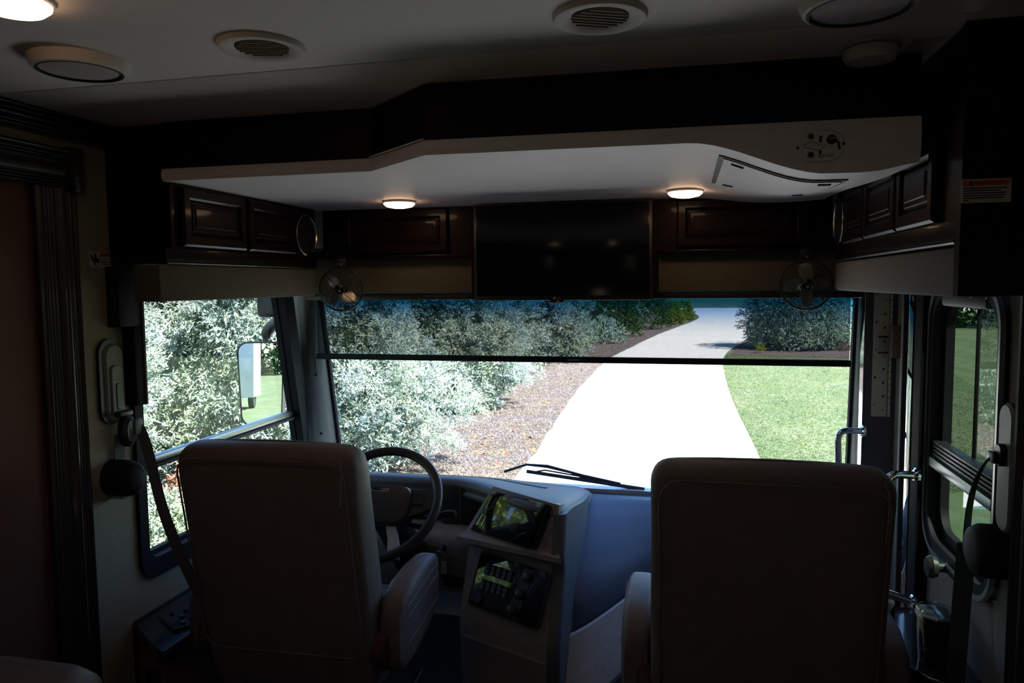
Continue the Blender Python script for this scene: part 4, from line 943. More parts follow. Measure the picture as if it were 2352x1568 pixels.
MB().loft([[(-1.22 + dx, 1.892 + 0.050*math.cos(a)*k, 1.040 + 0.056*math.sin(a)*k) for a in np.linspace(0, 2*math.pi, 24, endpoint=False)] for dx, k in ((0.0, 1.0), (0.06, 1.0), (0.085, 0.85), (0.095, 0.6))]).build('retractor_cover', 'matte_black', sb, angle=50)
MB().lathe([(0.010, 0), (0.010, 0.05), (0.0, 0.052)], (-1.22, 1.885, 0.985), (1, 0, 0), 12).build('retractor_bolt', 'aluminium', sb)

sb = thing('seat_belt', 'black seat belt with pale wall guide at the right edge by the passenger window', 'seat belt', (1.2, 1.88, 1.2), 'cab seat belts')
frb = frame3((XW, 1.872, 1.19), (-1, 0, 0))
bplate(frb, 0.075, 0.30, 0.037, 0.022, 0, 0, 0, 0.006).build('guide_plate', 'belt_cover', sb)
bplate(frb, 0.038, 0.05, 0.014, 0.014, 0.0, 0.03, 0.022).build('adjuster', 'black_plastic', sb)
MB().rbox(1.172, 1.186, 1.862, 1.90, 1.20, 1.225, 0.005).build('d_ring', 'black_plastic', sb)
ribbon(bez([(1.178, 1.885, 1.215), (1.165, 1.96, 1.15), (1.165, 1.985, 1.05), (1.168, 1.985, 0.95)]), (0.6, 0.3, 0.5), 0.022).build('webbing', 'belt_web', sb)
ribbon(bez([(1.168, 1.985, 0.97), (1.162, 1.985, 0.85), (1.150, 1.96, 0.72), (1.13, 1.92, 0.58)]), (0.8, -0.6, 0), 0.042).build('webbing', 'black_rubber', sb)
MB().loft([[(1.22 - dx, 1.90 + 0.070*math.cos(a)*k, 0.985 + 0.062*math.sin(a)*k) for a in np.linspace(0, 2*math.pi, 24, endpoint=False)] for dx, k in ((0.0, 1.0), (0.05, 1.0), (0.068, 0.85), (0.075, 0.6))]).build('retractor_cover', 'matte_black', sb, angle=50)

# ------------------------------------------------------------------ passenger side ledge with tumbler
lg = thing('side_ledge', 'glossy black ledge with rounded corner beside the passenger seat', 'ledge', (1.12, 2.2, 0.0))
LP = [(1.22, 2.43), (1.065, 2.43), (1.05, 2.41), (1.05, 2.12), (1.062, 2.05), (1.10, 1.99), (1.16, 1.965), (1.22, 1.96)]
MB().loft([[(x, y, z) for x, y in LP] for z in (0.585, 0.612)]).build('top', 'console_gloss', lg, angle=20)
MB().tube([(x, y, 0.612) for x, y in LP[1:]], 0.006, 8).build('rim', 'chrome', lg)
MB().loft([[(x + (0.02 if x < 1.2 else 0), y, z) for x, y in LP] for z in (0.0, 0.586)]).build('body', 'console_face', lg, angle=20)
MB().rbox(1.07, 1.09, 2.28, 2.31, 0.612, 0.685, 0.005).build('latch', 'black_plastic', lg)
tu = thing('tumbler', 'dark insulated tumbler with clear lid on the passenger side ledge', 'tumbler', (1.137, 2.09, 0.613))
MB().lathe([(0.036, 0), (0.038, 0.004), (0.044, 0.11), (0.0445, 0.128), (0.042, 0.128), (0.041, 0.11), (0.034, 0.006), (0, 0.006)], (1.137, 2.09, 0.613), (0, 0, 1), 32).build('cup', 'console_gloss', tu)
MB().lathe([(0.0455, 0.118), (0.047, 0.122), (0.047, 0.142), (0.044, 0.146), (0.040, 0.146), (0.040, 0.136), (0, 0.136)], (1.137, 2.09, 0.613), (0, 0, 1), 32).build('lid', 'clear_plastic', tu)
MB().lathe([(0.048, 0.128), (0.0485, 0.131), (0.048, 0.134)], (1.137, 2.09, 0.613), (0, 0, 1), 32).build('steel_band', 'aluminium', tu)

# ------------------------------------------------------------------ sofa end at the lower left
sf = thing('sofa', 'dark leather sofa end with rounded corner at the lower left', 'sofa', (-0.98, 0.9, 0))
so_ = []
for z, g in ((0.05, 0.0), (0.5, 0.0), (0.66, 0.0), (0.72, -0.012), (0.745, -0.035), (0.752, -0.07)):
    so_.append([(-0.985 + x*1.0, 1.02 + y, z) for x, y in rrect(0.44+2*g, 0.80+2*g, 0.12+g*0.6, 8)])
MB().loft(so_).build('arm', 'sofa_leather', sf, angle=60)
MB().rbox(-1.2, -0.62, -0.6, 0.61, 0.05, 0.44, 0.05, 4).build('seat_cushion', 'sofa_leather', sf, angle=60)
MB().rbox(-1.205, -1.0, -0.6, 0.61, 0.45, 0.86, 0.06, 4).build('back_cushion', 'sofa_leather', sf, angle=60)

# ------------------------------------------------------------------ outside: mirror and wiper
mc_ = Vector((-1.625, 3.37, 1.12))
mi = thing('side_mirror', 'tall black rear-view mirror on a curved arm outside the driver window', 'mirror', tuple(mc_))
frm = frame3(mc_, Vector((-0.155, -1, -0.045)).normalized() - (mc_ - Vector(CAM)).normalized())
A = rrect(0.245, 0.435, 0.055, 6)
def taper(P, k=1.0): return [(a*k*(1 - 0.16*max(0, -b/0.22)), b*k) for a, b in P]
MB().loft([[on(frm, a, b, z) for a, b in taper(A, k)] for k, z in ((0.55, -0.10), (0.9, -0.075), (1.0, -0.03), (1.0, 0.004), (0.965, 0.004), (0.96, -0.004))]).build('housing', 'black_plastic', mi, angle=50)
G = taper(rrect(0.228, 0.418, 0.048, 6))
G1 = G
MB().loft([[on(frm, a, b, z) for a, b in G1] for z in (-0.003, -0.0005)]).build('main_glass', 'mirror_glass', mi, angle=0)
MB().tube(bez([on(frm, 0.02, 0.215, -0.03), on(frm, 0.01, 0.30, -0.03), on(frm, 0.10, 0.30, 0.0), Vector((-1.40, 3.22, 1.50))], 12), [0.016]*2 + [0.029]*11, 12).build('arm', 'black_plastic', mi)
MB().rbox(-1.47, -1.315, 3.10, 3.26, 1.475, 1.60, 0.02, 3).build('mount', 'black_plastic', mi)
wp = thing('windshield_wiper', 'black wiper resting low outside the windshield', 'wiper', (0.0, 3.42, 0.70))
def wq(x, dz=0.0, y=3.43): return (x, y, np.interp(x, [-0.36, 0.32], [0.716, 0.656]) + dz)
MB().tube([wq(-0.25, 0.012), wq(0.31, 0.004)], 0.009, 8).build('blade', 'black_rubber', wp)
MB().tube([wq(-0.36, -0.005), wq(-0.25, 0.045), wq(-0.15, 0.050), wq(0.02, 0.030), wq(0.20, 0.016)], [0.007, 0.006, 0.009, 0.006, 0.004], 8).build('arm', 'black_plastic', wp)
MB().tube([wq(-0.22, 0.012), wq(-0.16, 0.030), wq(0.04, 0.022), wq(0.12, 0.008)], 0.004, 6).build('yoke', 'black_plastic', wp)
MB().tube([wq(-0.05, 0.010), wq(0.05, 0.020), wq(0.18, 0.012), wq(0.27, 0.006)], 0.0035, 6).build('yoke', 'black_plastic', wp)

# ------------------------------------------------------------------ outside: ground
ROAD_L = [(-1.75, -14), (-1.72, 4), (-1.70, 10), (-1.76, 11.8), (-1.92, 15), (-2.05, 18.8), (-2.02, 24.7), (-1.80, 27.6), (-1.39, 31.7), (-0.68, 38), (0.13, 43.8), (1.0, 50), (1.45, 55.8), (1.0, 63), (-0.5, 66.5), (-6, 67.5), (-40, 68)]
ROAD_R = [(1.62, -14), (1.58, 4), (1.55, 11), (1.53, 12.8), (1.49, 15.4), (1.50, 18.6), (1.59, 22.8), (1.72, 25.4), (2.0, 28.1), (2.46, 30.6), (3.2, 35), (4.2, 41), (5.2, 50), (5.9, 58), (7.5, 63.5), (14, 66.0), (40, 66.5)]
def smooth_line(P, n=6):
    P = [Vector((x, y, 0)) for x, y in P]; out = []
    for i in range(len(P)-1):
        p0, p1, p2, p3 = P[max(i-1, 0)], P[i], P[i+1], P[min(i+2, len(P)-1)]
        for k in range(n):
            t = k/n; out.append(0.5*((2*p1) + (p2-p0)*t + (2*p0-5*p1+4*p2-p3)*t*t + (3*p1-p0-3*p2+p3)*t**3))
    out.append(P[-1]); return [(v.x, v.y) for v in out]
RL, RR = smooth_line(ROAD_L), smooth_line(ROAD_R)
def jit(x, y, k=0.035): 
    return x + k*(math.sin(y*7.1)+math.sin(y*17.3+1)+math.sin(y*3.3+2))/3
RLj = [(jit(x, y), y) for x, y in RL]
b = MB()
outer = [(-40, 75), (40, 75)]
loop = [(x, y) for x, y in RLj] + [(-40, 75), (40, 75)] + [(x, y) for x, y in reversed(RR)]
b.loft([[(x, y, GZ-0.2) for x, y in loop], [(x, y, GZ+0.02) for x, y in loop]])
struct(b.build('driveway', 'concrete', angle=0), 'sunlit pale concrete driveway winding ahead of the coach')
struct(MB().grid(lambda u, v: (-120 + 240*u, -80 + 260*v, GZ), 8, 8).build('lawn', 'lawn', angle=0), 'mown green lawn around the driveway')
ml = [(x-0.02, y) for x, y in RLj if -3 < y < 66] 
loop = ml + [(-4, 66.0), (-10, 64), (-11, 40), (-10, 10), (-9, -3)]
struct(MB().loft([[(x, y, GZ-0.1) for x, y in loop], [(x, y, GZ+0.012) for x, y in loop]]).build('mulch_bed', 'mulch', angle=0), 'brown mulch bed beneath the row of junipers')
loop = [(2.0, 26.9), (3.1, 26.7), (5.0, 26.4), (7.5, 26.3), (9.5, 29), (10, 34), (8.5, 40), (5.5, 44.5), (4.45, 42), (3.5, 36.4), (2.7, 31.6)]
loop = smooth_line(loop + [loop[0]], 5)[:-1]
struct(MB().loft([[(x, y, GZ-0.1) for x, y in loop], [(x, y, GZ+0.011) for x, y in loop]]).build('mulch_bed', 'mulch', angle=0), 'brown mulch bed beneath the shrub right of the driveway')

# ------------------------------------------------------------------ outside: plants
def spray_template(n_side, seed, w=0.05, flat=0.35):
    """feathery twig of unit length along +X: diamonds; returns verts (k,3), tip weight, faces"""
    r = np.random.default_rng(seed); V = []; T = []; Fc = []
    def diamond(p, d, L, wd, t0, t1):
        d = d/np.linalg.norm(d); a = np.cross(d, r.normal(size=3)); a /= np.linalg.norm(a)
        m = p + d*L*0.45; i = len(V)
        V.extend([p, m + a*wd, p + d*L, m - a*wd]); T.extend([t0, (t0+t1)/2, t1, (t0+t1)/2]); Fc.append((i, i+1, i+2, i+3))
    diamond(np.array([0., 0, 0]), np.array([1., 0, 0]), 1.0, w*0.45, 0.0, 1.0)
    for k in range(n_side):
        x = 0.10 + 0.82*k/n_side; s = 1 if k % 2 else -1
        ang = s*(0.80 - 0.25*x) + r.normal()*0.22; L = (0.40*(1-x) + 0.13)*(0.7+0.5*r.random())
        d = np.array([math.cos(ang), math.sin(ang), flat*r.normal()]); p = np.array([x, 0, 0])
        diamond(p, d, L, w*0.7, 0.1+0.4*x, 0.65+0.35*x)
        dn = d/np.linalg.norm(d)
        for q in range(3 if L > 0.26 else 2):
            f_ = 0.25 + 0.28*q; sg = 1 if q % 2 else -1; a2 = ang + sg*(0.75 + 0.2*r.normal())
            diamond(p + dn*L*f_, np.array([math.cos(a2), math.sin(a2), flat*r.normal()]), L*0.42 + 0.03, w*0.62, 0.4+0.3*x, 1.0)
    return np.array(V), np.array(T), np.array(Fc)
TEMPL = [spray_template(7, s, w=0.040, flat=0.5) for s in range(5)]
TEMPL_F = [spray_template(6, 40+s, w=0.055, flat=0.7) for s in range(3)]
TEMPL_C = [spray_template(3, 20+s, w=0.13, flat=0.6) for s in range(3)]
def mesh_np(name, V, Fq, tip, m, parent, off):
    me = D.meshes.new(name); nV, nF = len(V), len(Fq)
    me.vertices.add(nV); me.vertices.foreach_set('co', (V - np.array(off)).astype(np.float32).ravel())
    me.loops.add(nF*4); me.loops.foreach_set('vertex_index', Fq.astype(np.int32).ravel())
    me.polygons.add(nF); me.polygons.foreach_set('loop_start', np.arange(0, nF*4, 4, dtype=np.int32))
    me.update(calc_edges=True)
    at = me.attributes.new('tip', 'FLOAT', 'POINT'); at.data.foreach_set('value', tip.astype(np.float32))
    me.materials.append(MATS[m]); o = D.objects.new(name, me); COL.objects.link(o); o.parent = parent; o['kind'] = 'stuff'
    return o
def scatter(P, Dr, Ln, templ, seed):
    r = np.random.default_rng(seed); VV = []; FF = []; TT = []; off = 0
    which = r.integers(0, len(templ), len(P))
    for k, (V, T, Fc) in enumerate(templ):
        idx = np.where(which == k)[0]
        if not len(idx): continue
        d = Dr[idx]; h = r.normal(size=d.shape); s = np.cross(d, h); s /= np.linalg.norm(s, axis=1, keepdims=True); u = np.cross(d, s)
        X = P[idx][:, None, :] + Ln[idx][:, None, None]*(V[None, :, 0:1]*d[:, None, :] + V[None, :, 1:2]*s[:, None, :] + V[None, :, 2:3]*u[:, None, :])
        X[:, :, 2] -= 0.10*Ln[idx][:, None]*V[None, :, 0]**2
        VV.append(X.reshape(-1, 3)); TT.append(np.tile(T, len(idx)))
        FF.append((Fc[None] + (np.arange(len(idx))*len(V))[:, None, None]).reshape(-1, 4) + off); off += len(idx)*len(V)
    return np.concatenate(VV), np.concatenate(FF), np.concatenate(TT)
def shrub(name, label, cat, c, rx, ry, h, n, L, m, seed, group, templ=None, lobes=26, lobe_r=0.42, taper=0.55, low=0.10, trunk_h=0.6, tilt=0.45, fill=0):
    """lumpy plant: lobes on an egg-shaped crown, sprays growing out of each lobe"""
    r = np.random.default_rng(seed); cx, cy = c; templ = templ or TEMPL
    t = thing(name, label, cat, (cx, cy, GZ), group)
    C_, Rl = [], []
    for k in range(lobes):
        zz = (k+0.5)/lobes; a = k*2.39996 + r.normal()*0.25
        prof = (1 - taper*zz)*math.sqrt(max(0.05, 1-(max(0, zz-0.55)/0.5)**2)) * (0.80 + 0.2*min(1, zz/0.15))
        rr = 0.70 + r.normal()*0.15
        C_.append((cx + rx*prof*rr*math.cos(a), cy + ry*prof*rr*math.sin(a), GZ + h*(low + (0.93-low)*zz))); Rl.append(lobe_r*min(rx, ry)*(0.8+0.5*r.random())*(0.75+0.25*prof))
    for zz in (0.3, 0.5, 0.7): C_.append((cx, cy, GZ + h*zz)); Rl.append(lobe_r*min(rx, ry)*1.3)
    C_ = np.array(C_); Rl = np.array(Rl)
    pr = Rl**2/np.sum(Rl**2); which = r.choice(len(C_), n, p=pr)
    d = r.normal(size=(n, 3)); d /= np.linalg.norm(d, axis=1, keepdims=True)
    dep = 1 - 0.45*r.random(n)**2.0
    P = C_[which] + d*(Rl[which]*dep)[:, None]
    keep = P[:, 2] > GZ + 0.03
    for i in range(len(C_)):
        inside = (np.linalg.norm(P - C_[i], axis=1) < 0.62*Rl[i]) & (which != i); keep &= ~inside
    toc = np.array(CAM) - P; toc /= np.linalg.norm(toc, axis=1, keepdims=True)
    outw = P - np.array([cx, cy, GZ + h*0.45]); outw /= np.linalg.norm(outw, axis=1, keepdims=True)
    facing = (outw*toc).sum(1); keep &= (facing > -0.25) | (r.random(n) < 0.22)
    P = P[keep]; d = d[keep]; outw = outw[keep]
    Dr = 0.75*d + 0.45*outw + np.array([0, 0, tilt]) + 0.35*r.normal(size=d.shape); Dr /= np.linalg.norm(Dr, axis=1, keepdims=True)
    Ln = L*(0.6 + 0.8*r.random(len(P)))
    V, Fq, T = scatter(P, Dr, Ln, templ, seed+1)
    if fill: V, Fq, T = merge((V, Fq, T), inner_fill(cx, cy, rx, ry, h, taper, fill, L*1.5, seed+5, 0.5, 0.92, TEMPL_C, 0.8))
    V[:, 2] = np.maximum(V[:, 2], GZ + 0.015)
    mesh_np('foliage', V, Fq, T, m, t, (cx, cy, GZ))
    b = MB(); b.tube([(cx, cy, GZ-0.05), (cx+0.05, cy, GZ+h*0.35), (cx, cy+0.05, GZ+h*0.75)], [0.05*rx, 0.035*rx, 0.012*rx], 8); b.build('trunk', 'trunk_bark', t)
    for k in range(0, lobes, 3):
        p = Vector(C_[k]); z0 = max(GZ+0.15, p.z - 0.5*math.hypot(p.x-cx, p.y-cy))
        MB().tube([(cx, cy, z0), ((cx+p.x)/2, (cy+p.y)/2, (z0+p.z)/2 - 0.03), tuple(p)], [0.02*rx, 0.014*rx, 0.005*rx], 5).build('branch', 'trunk_bark', t)
    return t
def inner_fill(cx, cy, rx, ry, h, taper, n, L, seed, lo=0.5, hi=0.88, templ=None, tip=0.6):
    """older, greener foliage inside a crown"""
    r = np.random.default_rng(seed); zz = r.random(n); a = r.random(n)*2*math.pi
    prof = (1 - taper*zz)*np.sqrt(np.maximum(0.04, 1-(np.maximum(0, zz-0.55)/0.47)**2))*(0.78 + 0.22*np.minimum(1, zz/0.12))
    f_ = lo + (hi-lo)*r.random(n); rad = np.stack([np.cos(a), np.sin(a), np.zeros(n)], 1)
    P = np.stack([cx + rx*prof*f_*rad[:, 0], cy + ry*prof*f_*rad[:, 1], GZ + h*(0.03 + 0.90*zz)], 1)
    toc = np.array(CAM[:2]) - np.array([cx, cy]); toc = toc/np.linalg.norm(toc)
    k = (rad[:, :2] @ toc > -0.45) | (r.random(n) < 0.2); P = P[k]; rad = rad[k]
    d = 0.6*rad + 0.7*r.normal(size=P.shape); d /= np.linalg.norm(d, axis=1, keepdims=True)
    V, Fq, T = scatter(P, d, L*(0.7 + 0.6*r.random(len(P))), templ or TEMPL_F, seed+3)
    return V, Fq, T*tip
def merge(A, B): return np.concatenate([A[0], B[0]]), np.concatenate([A[1], B[1] + len(A[0])]), np.concatenate([A[2], B[2]])
def juniper(label, c, rx, ry, h, n_pl, per, L, seed, group, m='juniper', taper=0.45, pl=0.62, name='juniper'):
    """feathery conifer: many drooping plumes on a lumpy egg-shaped crown, each plume a fan of fine sprays"""
    r = np.random.default_rng(seed); cx, cy = c
    t = thing(name, label, 'shrub', (cx, cy, GZ), group)
    P, Dr, Ln = [], [], []
    ph = r.random(6)*6.28
    for k in range(n_pl):
        zz = ((k+0.5)/n_pl)**0.9; a = k*2.39996 + r.normal()*0.2
        prof = (1 - taper*zz)*math.sqrt(max(0.04, 1-(max(0, zz-0.55)/0.47)**2))*(0.78 + 0.22*min(1, zz/0.12))
        lump = 1 + 0.10*math.sin(3*a+ph[0]+5*zz) + 0.09*math.sin(5*a+ph[1]-9*zz) + 0.07*math.sin(13*zz+ph[2]+2*a)
        rad = np.array([math.cos(a), math.sin(a), 0.0])
        ax = rad*(0.85+0.2*r.random()) + np.array([-rad[1], rad[0], 0])*0.45*r.normal() + np.array([0, 0, -0.15 + 0.75*zz + 0.35*r.normal()]); ax /= np.linalg.norm(ax)
        Lp = pl*(0.6 + 0.7*r.random())*(0.7 + 0.3*prof)
        tip = np.array([cx + rx*prof*lump*rad[0], cy + ry*prof*lump*rad[1], GZ + h*(0.05 + 0.93*zz)]); base = tip - ax*Lp
        toc = np.array(CAM) - tip; toc /= np.linalg.norm(toc); q = per if float(rad @ toc) + 0.25*zz > -0.35 else per//5
        u = r.random(q)**0.75; off = r.normal(size=(q, 3)); off -= (off @ ax)[:, None]*ax; off /= np.linalg.norm(off, axis=1, keepdims=True)
        rr = Lp*(0.36*(1-u)**0.8*np.minimum(1, u/0.12) + 0.05)*(0.35 + 0.65*np.sqrt(r.random(q)))
        p = base + ax*(u*Lp)[:, None] + off*rr[:, None]; p[:, 2] -= 0.10*u*u*Lp
        d = ax*0.95 + off*(0.30 + 0.55*(1-u))[:, None] + 0.28*r.normal(size=(q, 3)); d /= np.linalg.norm(d, axis=1, keepdims=True)
        P.append(p); Dr.append(d); Ln.append(L*(0.65 + 0.7*r.random(q)))
    P = np.concatenate(P); Dr = np.concatenate(Dr); Ln = np.concatenate(Ln); k = P[:, 2] > GZ + 0.02
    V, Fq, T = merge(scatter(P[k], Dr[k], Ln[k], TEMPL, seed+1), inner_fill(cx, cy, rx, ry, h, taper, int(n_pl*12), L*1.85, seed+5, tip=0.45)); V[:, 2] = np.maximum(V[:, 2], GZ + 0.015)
    mesh_np('foliage', V, Fq, T, m, t, (cx, cy, GZ))
    MB().tube([(cx, cy, GZ-0.05), (cx+0.05, cy, GZ+h*0.35), (cx, cy+0.05, GZ+h*0.8)], [0.06*rx, 0.04*rx, 0.012*rx], 8).build('trunk', 'trunk_bark', t)
    for k in range(16):
        a = k*2.4; z = GZ + h*(0.08 + 0.045*k); f_ = (1 - taper*k/18)*0.72
        MB().tube([(cx, cy, z-0.1), (cx + rx*0.4*f_*math.cos(a), cy + ry*0.4*f_*math.sin(a), z), (cx + rx*f_*math.cos(a), cy + ry*f_*math.sin(a), z+0.12)], [0.018*rx, 0.012*rx, 0.004*rx], 5).build('branch', 'trunk_bark', t)
    return t
G1_ = 'silvery junipers along the left of the driveway'
juniper('silvery blue-green juniper filling the rear of the driver window', (-6.1, 4.9), 2.2, 1.85, 5.4, 400, 24, 0.195, 1, G1_, pl=0.60)
juniper('large nearest silvery juniper at the left end of the windshield', (-5.0, 9.0), 2.45, 2.25, 5.0, 500, 25, 0.195, 3, G1_, pl=0.62)
juniper('silvery juniper second from the steering wheel, shading the mulch', (-5.0, 14.6), 2.3, 2.1, 4.8, 340, 24, 0.22, 4, G1_, pl=0.68)
juniper('silvery juniper between the mulch shadow and the far end of the row', (-5.3, 19.4), 2.2, 2.1, 4.8, 200, 20, 0.28, 5, G1_, pl=0.8)
juniper('farthest silvery juniper, ending the row beside the bend', (-4.7, 24.3), 2.35, 2.2, 4.8, 200, 20, 0.30, 6, G1_, pl=0.8)
juniper('rusty brown dying juniper low in the driver window', (-4.05, 6.25), 0.5, 0.5, 0.85, 40, 26, 0.14, 7, None, m='juniper_brown', pl=0.4, name='dying_juniper')
juniper('low pale juniper spreading at the foot of the driver window', (-3.75, 4.75), 0.8, 0.8, 1.0, 70, 28, 0.15, 8, G1_, pl=0.45)
shrub('leafy_tree', 'tall yellow-green tree beyond the junipers on the driver side', 'tree', (-13.0, -2.0), 4.0, 6.5, 12.0, 6000, 0.62, 'yellow_green', 31, None, TEMPL_C, lobes=40, lobe_r=0.30, taper=0.2)
G2_ = 'dark evergreen shrubs at the bend'
shrub('evergreen_shrub', 'dark green shrub at the bend nearest the juniper row', 'shrub', (-3.9, 36.0), 2.2, 2.2, 3.6, 3800, 0.36, 'evergreen', 9, G2_, TEMPL_C)
shrub('evergreen_shrub', 'dark green shrub at the bend left of the yellow-green plants', 'shrub', (-2.6, 42.5), 2.3, 2.3, 3.4, 3600, 0.38, 'evergreen', 10, G2_, TEMPL_C)
shrub('evergreen_shrub', 'dark green shrub farthest round the bend', 'shrub', (-4.6, 51.0), 2.6, 2.5, 4.0, 3200, 0.42, 'evergreen', 11, G2_, TEMPL_C)
shrub('low_shrub', 'low grey-green shrub on the mulch at the foot of the bend', 'shrub', (-2.9, 31.5), 0.75, 0.8, 0.9, 900, 0.24, 'bluish_cypress', 12, 'low plants at the bend', TEMPL_C, lobes=10)
shrub('low_shrub', 'low yellow-green shrub at the tip of the bend', 'shrub', (-0.4, 47.0), 0.9, 1.3, 1.1, 1200, 0.30, 'yellow_green', 13, 'low plants at the bend', TEMPL_C, lobes=12)
shrub('low_shrub', 'low yellow-green shrub just before the tip of the bend', 'shrub', (0.3, 51.5), 0.8, 1.2, 1.0, 900, 0.30, 'yellow_green', 14, 'low plants at the bend', TEMPL_C, lobes=12)
shrub('cypress_shrub', 'tall blue-green shrub standing right of the driveway', 'shrub', (4.75, 30.3), 2.1, 2.1, 3.1, 14000, 0.17, 'bluish_cypress', 15, None, TEMPL_C, lobes=60, lobe_r=0.30, taper=0.12, low=0.12, fill=5000)
shrub('evergreen_shrub', 'dark shrub partly hidden by the right windshield pillar', 'shrub', (9.0, 37.0), 2.0, 2.0, 4.0, 2500, 0.4, 'evergreen', 16, None, TEMPL_C)
shrub('weed_plant', 'small yellow-green weed on the mulch before the right-hand shrub', 'plant', (3.1, 27.8), 0.16, 0.16, 0.3, 60, 0.14, 'yellow_green', 17, None, TEMPL_C, lobes=5)
G3_ = 'trees beyond the right lawn'
shrub('lawn_tree', 'dark tree beyond the lawn in the passenger window', 'tree', (17.5, 46.0), 4.2, 4.0, 9.0, 4500, 0.75, 'evergreen', 18, G3_, TEMPL_C, lobes=30)
shrub('lawn_tree', 'pale green tree beyond the lawn in the passenger window', 'tree', (24.5, 52.0), 4.6, 4.2, 10.0, 4500, 0.8, 'bluish_cypress', 19, G3_, TEMPL_C, lobes=30)
# dead twigs at the foot of the right-hand shrub
tw = thing('dead_twigs', 'bare grey dead twigs at the foot of the right-hand shrub', 'twigs', (6.1, 29.0, GZ))
for k in range(26):
    a = random.uniform(-0.6, 2.6); l = random.uniform(0.6, 1.5); x0, y0 = 6.0 + random.uniform(-.5, .3), 29.0 + random.uniform(-.2, .2); el = random.uniform(0.1, 1.2)
    p1 = (x0 + l*math.cos(a)*math.cos(el)*.5, y0 - 0.2*math.sin(a)*l, GZ + 0.05 + l*math.sin(el)*.5); p2 = (x0 + l*math.cos(a)*math.cos(el), y0 - 0.3*math.sin(a)*l, GZ + 0.1 + l*math.sin(el)*0.9)
    MB().tube([(x0, y0, GZ), p1, p2], [0.012, 0.008, 0.003], 4).build('twig', 'trunk_bark', tw, angle=0)

# grass blades along the driveway's right edge
r = np.random.default_rng(5); n = 52000
yy = 9.8 + 17.0*r.random(n)**1.25; xr = np.interp(yy, [p[1] for p in RR if p[1] < 60], [p[0] for p in RR if p[1] < 60])
xx = xr - 0.03 + (3.4 + 0.12*yy)*r.random(n)**1.3
hgt = 0.012 + 0.025*r.random(n); a = r.random(n)*2*math.pi; lean = 0.05*r.normal(size=(n, 2))
base = np.stack([xx, yy, np.full(n, GZ)], 1); wv = np.stack([np.cos(a), np.sin(a), np.zeros(n)], 1)*0.006
tipv = base + np.stack([lean[:, 0], lean[:, 1], hgt], 1); mid = (base+tipv)/2
V = np.stack([base, mid + wv, tipv, mid - wv], 1).reshape(-1, 3); Fq = np.arange(n*4).reshape(-1, 4)
gr = mesh_np('grass_blades', V, Fq, np.tile([0.0, 0.4, 1.0, 0.4], n)*np.repeat(r.random(n), 4), 'grass_blade', None, (0, 0, 0))
tag(gr, 'short mown grass blades along the right driveway edge', 'grass')

# fallen leaves on the mulch
spots = [(1085, 1000), (1090, 1003), (1128, 1000), (1112, 1006), (1110, 1018), (1180, 988), (1204, 997), (1220, 1003), (1092, 1038), (1108, 1042), (1160, 1038), (1225, 1034), (1228, 1037), (1255, 925), (1250, 930), (1262, 918), (1335, 850), (1350, 845), (1310, 870), (1140, 1065), (1095, 1075), (1205, 1062)]
lf = MB(); P5 = []
for k in range(10):
    a_ = math.pi*2*k/10; rr = 0.062 if k % 2 == 0 else 0.030
    P5.append((rr*math.cos(a_), rr*math.sin(a_), 0.012*math.cos(2*a_)))
lf.v = P5 + [(0, 0, -0.006)] + [(x, y, z-0.002) for x, y, z in P5]
lf.f = [(k, (k+1) % 10, 10) for k in range(10)] + [((k+1) % 10 + 11, k+11, 10) for k in range(10)] + [(k, k+11, (k+1) % 10 + 11, (k+1) % 10) for k in range(10)]
leaf0 = lf.build('fallen_leaf', 'fallen_leaf', angle=0)
tag(leaf0, 'orange fallen leaf lying on the mulch bed left of the driveway', 'leaf', 'fallen leaves on the mulch')
ORD = 'nearest|second nearest|third nearest|fourth nearest|fifth nearest|sixth nearest|seventh nearest|eighth nearest|ninth nearest|tenth nearest|eleventh nearest|twelfth nearest|thirteenth nearest|fourteenth nearest|fifteenth nearest|sixteenth nearest|seventeenth nearest|eighteenth nearest|nineteenth nearest|third farthest|second farthest|farthest'.split('|')
spots.sort(key=lambda q: -q[1])
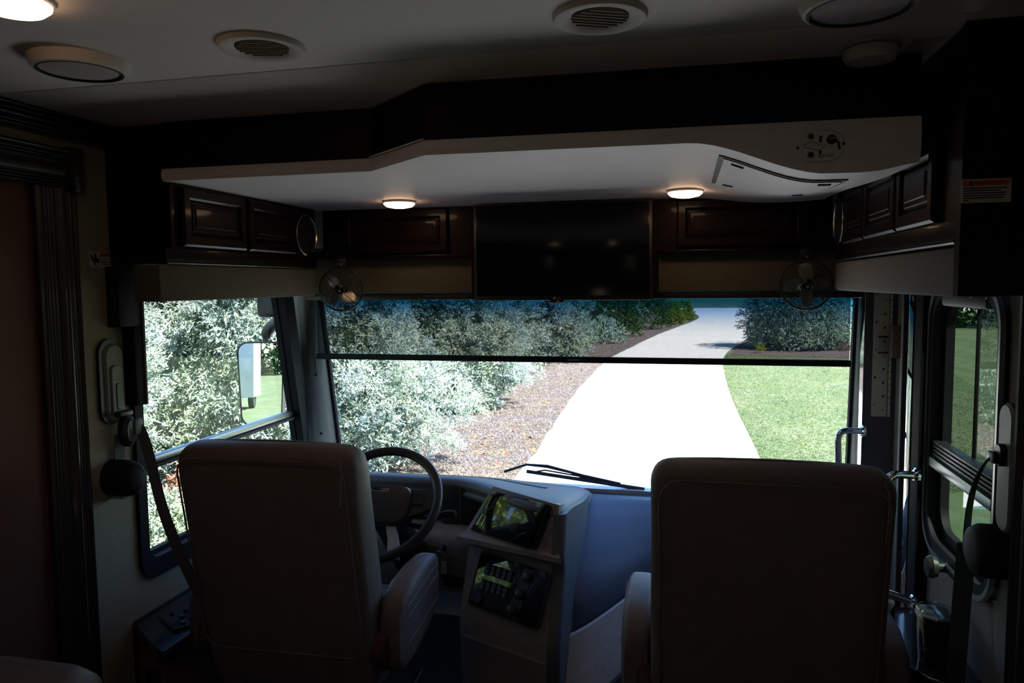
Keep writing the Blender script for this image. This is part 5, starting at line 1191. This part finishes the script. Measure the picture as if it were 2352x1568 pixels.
for i, (px, py) in enumerate(spots):
    dr = _r*((px-1176)/F_PX) - _u*((py-784)/F_PX) + _f; t_ = (GZ + 0.03 - CAM[2])/dr.z
    o = leaf0 if i == 0 else leaf0.copy()
    if i: COL.objects.link(o)
    o.location = (CAM[0] + dr.x*t_, CAM[1] + dr.y*t_, GZ + 0.03); o.rotation_euler = (random.uniform(-.4, .4), random.uniform(-.4, .4), random.uniform(0, 6)); k = random.uniform(0.7, 1.2); o.scale = (k, k, k)
    o['label'] = 'orange fallen leaf on the mulch, %s to the dashboard' % ORD[i] if 'far' not in ORD[i] else 'orange fallen leaf on the mulch, %s from the dashboard' % ORD[i]

# ------------------------------------------------------------------ seen in the side mirror
tl = thing('stand_in_trailer', 'white box trailer added on the lawn as stand-in for a white shape in the side mirror', 'trailer', (-7.4, -22.4, GZ))  # stand-in added for an unidentified white shape reflected in the mirror
MB().rbox(-8.3, -5.75, -23.2, -21.6, -0.50, 1.9, 0.04).build('body', 'coach_paint', tl)
MB().rbox(-6.555, -6.545, -21.61, -21.59, -0.45, 1.85, 0.002).build('door_seam', 'grey_plastic', tl)
for x in (-8.1, -5.95): MB().lathe([(0.33, -0.1), (0.35, -0.05), (0.35, 0.05), (0.33, 0.1)], (x, -22.4, GZ+0.35), (1, 0, 0), 24).build('wheel', 'black_rubber', tl)
MB().rbox(-6.9, -6.2, -21.62, -21.5, -0.80, -0.50, 0.02).build('bumper', 'white_plastic', tl)
shrub('evergreen_shrub', 'dark far tree line reflected at the top of the side mirror', 'shrub', (-12.0, -62.0), 9.0, 4.0, 6.0, 3000, 0.9, 'evergreen', 33, None, TEMPL_C)
# pine straw strands over the mulch beside the driveway
r = np.random.default_rng(8); n = 60000
yy = 9.0 + 22*r.random(n)**1.5; xr = np.interp(yy, [p[1] for p in RLj if p[1] < 55], [p[0] for p in RLj if p[1] < 55])
xx = xr + 0.05 - 2.6*r.random(n)
a = r.random(n)*2*math.pi; L_ = 0.05 + 0.09*r.random(n)
c = np.stack([xx, yy, np.full(n, GZ+0.016)+0.012*r.random(n)], 1); dv = np.stack([np.cos(a), np.sin(a), 0.25*r.normal(size=n)], 1)*L_[:, None]/2; wv = np.stack([-np.sin(a), np.cos(a), np.zeros(n)], 1)*0.004
V = np.stack([c-dv, c+wv, c+dv, c-wv], 1).reshape(-1, 3)
st_ = mesh_np('pine_straw', V, np.arange(n*4).reshape(-1, 4), np.repeat(r.random(n), 4), 'straw', None, (0, 0, 0))
tag(st_, 'pale pine straw strewn over the mulch left of the driveway', 'straw')
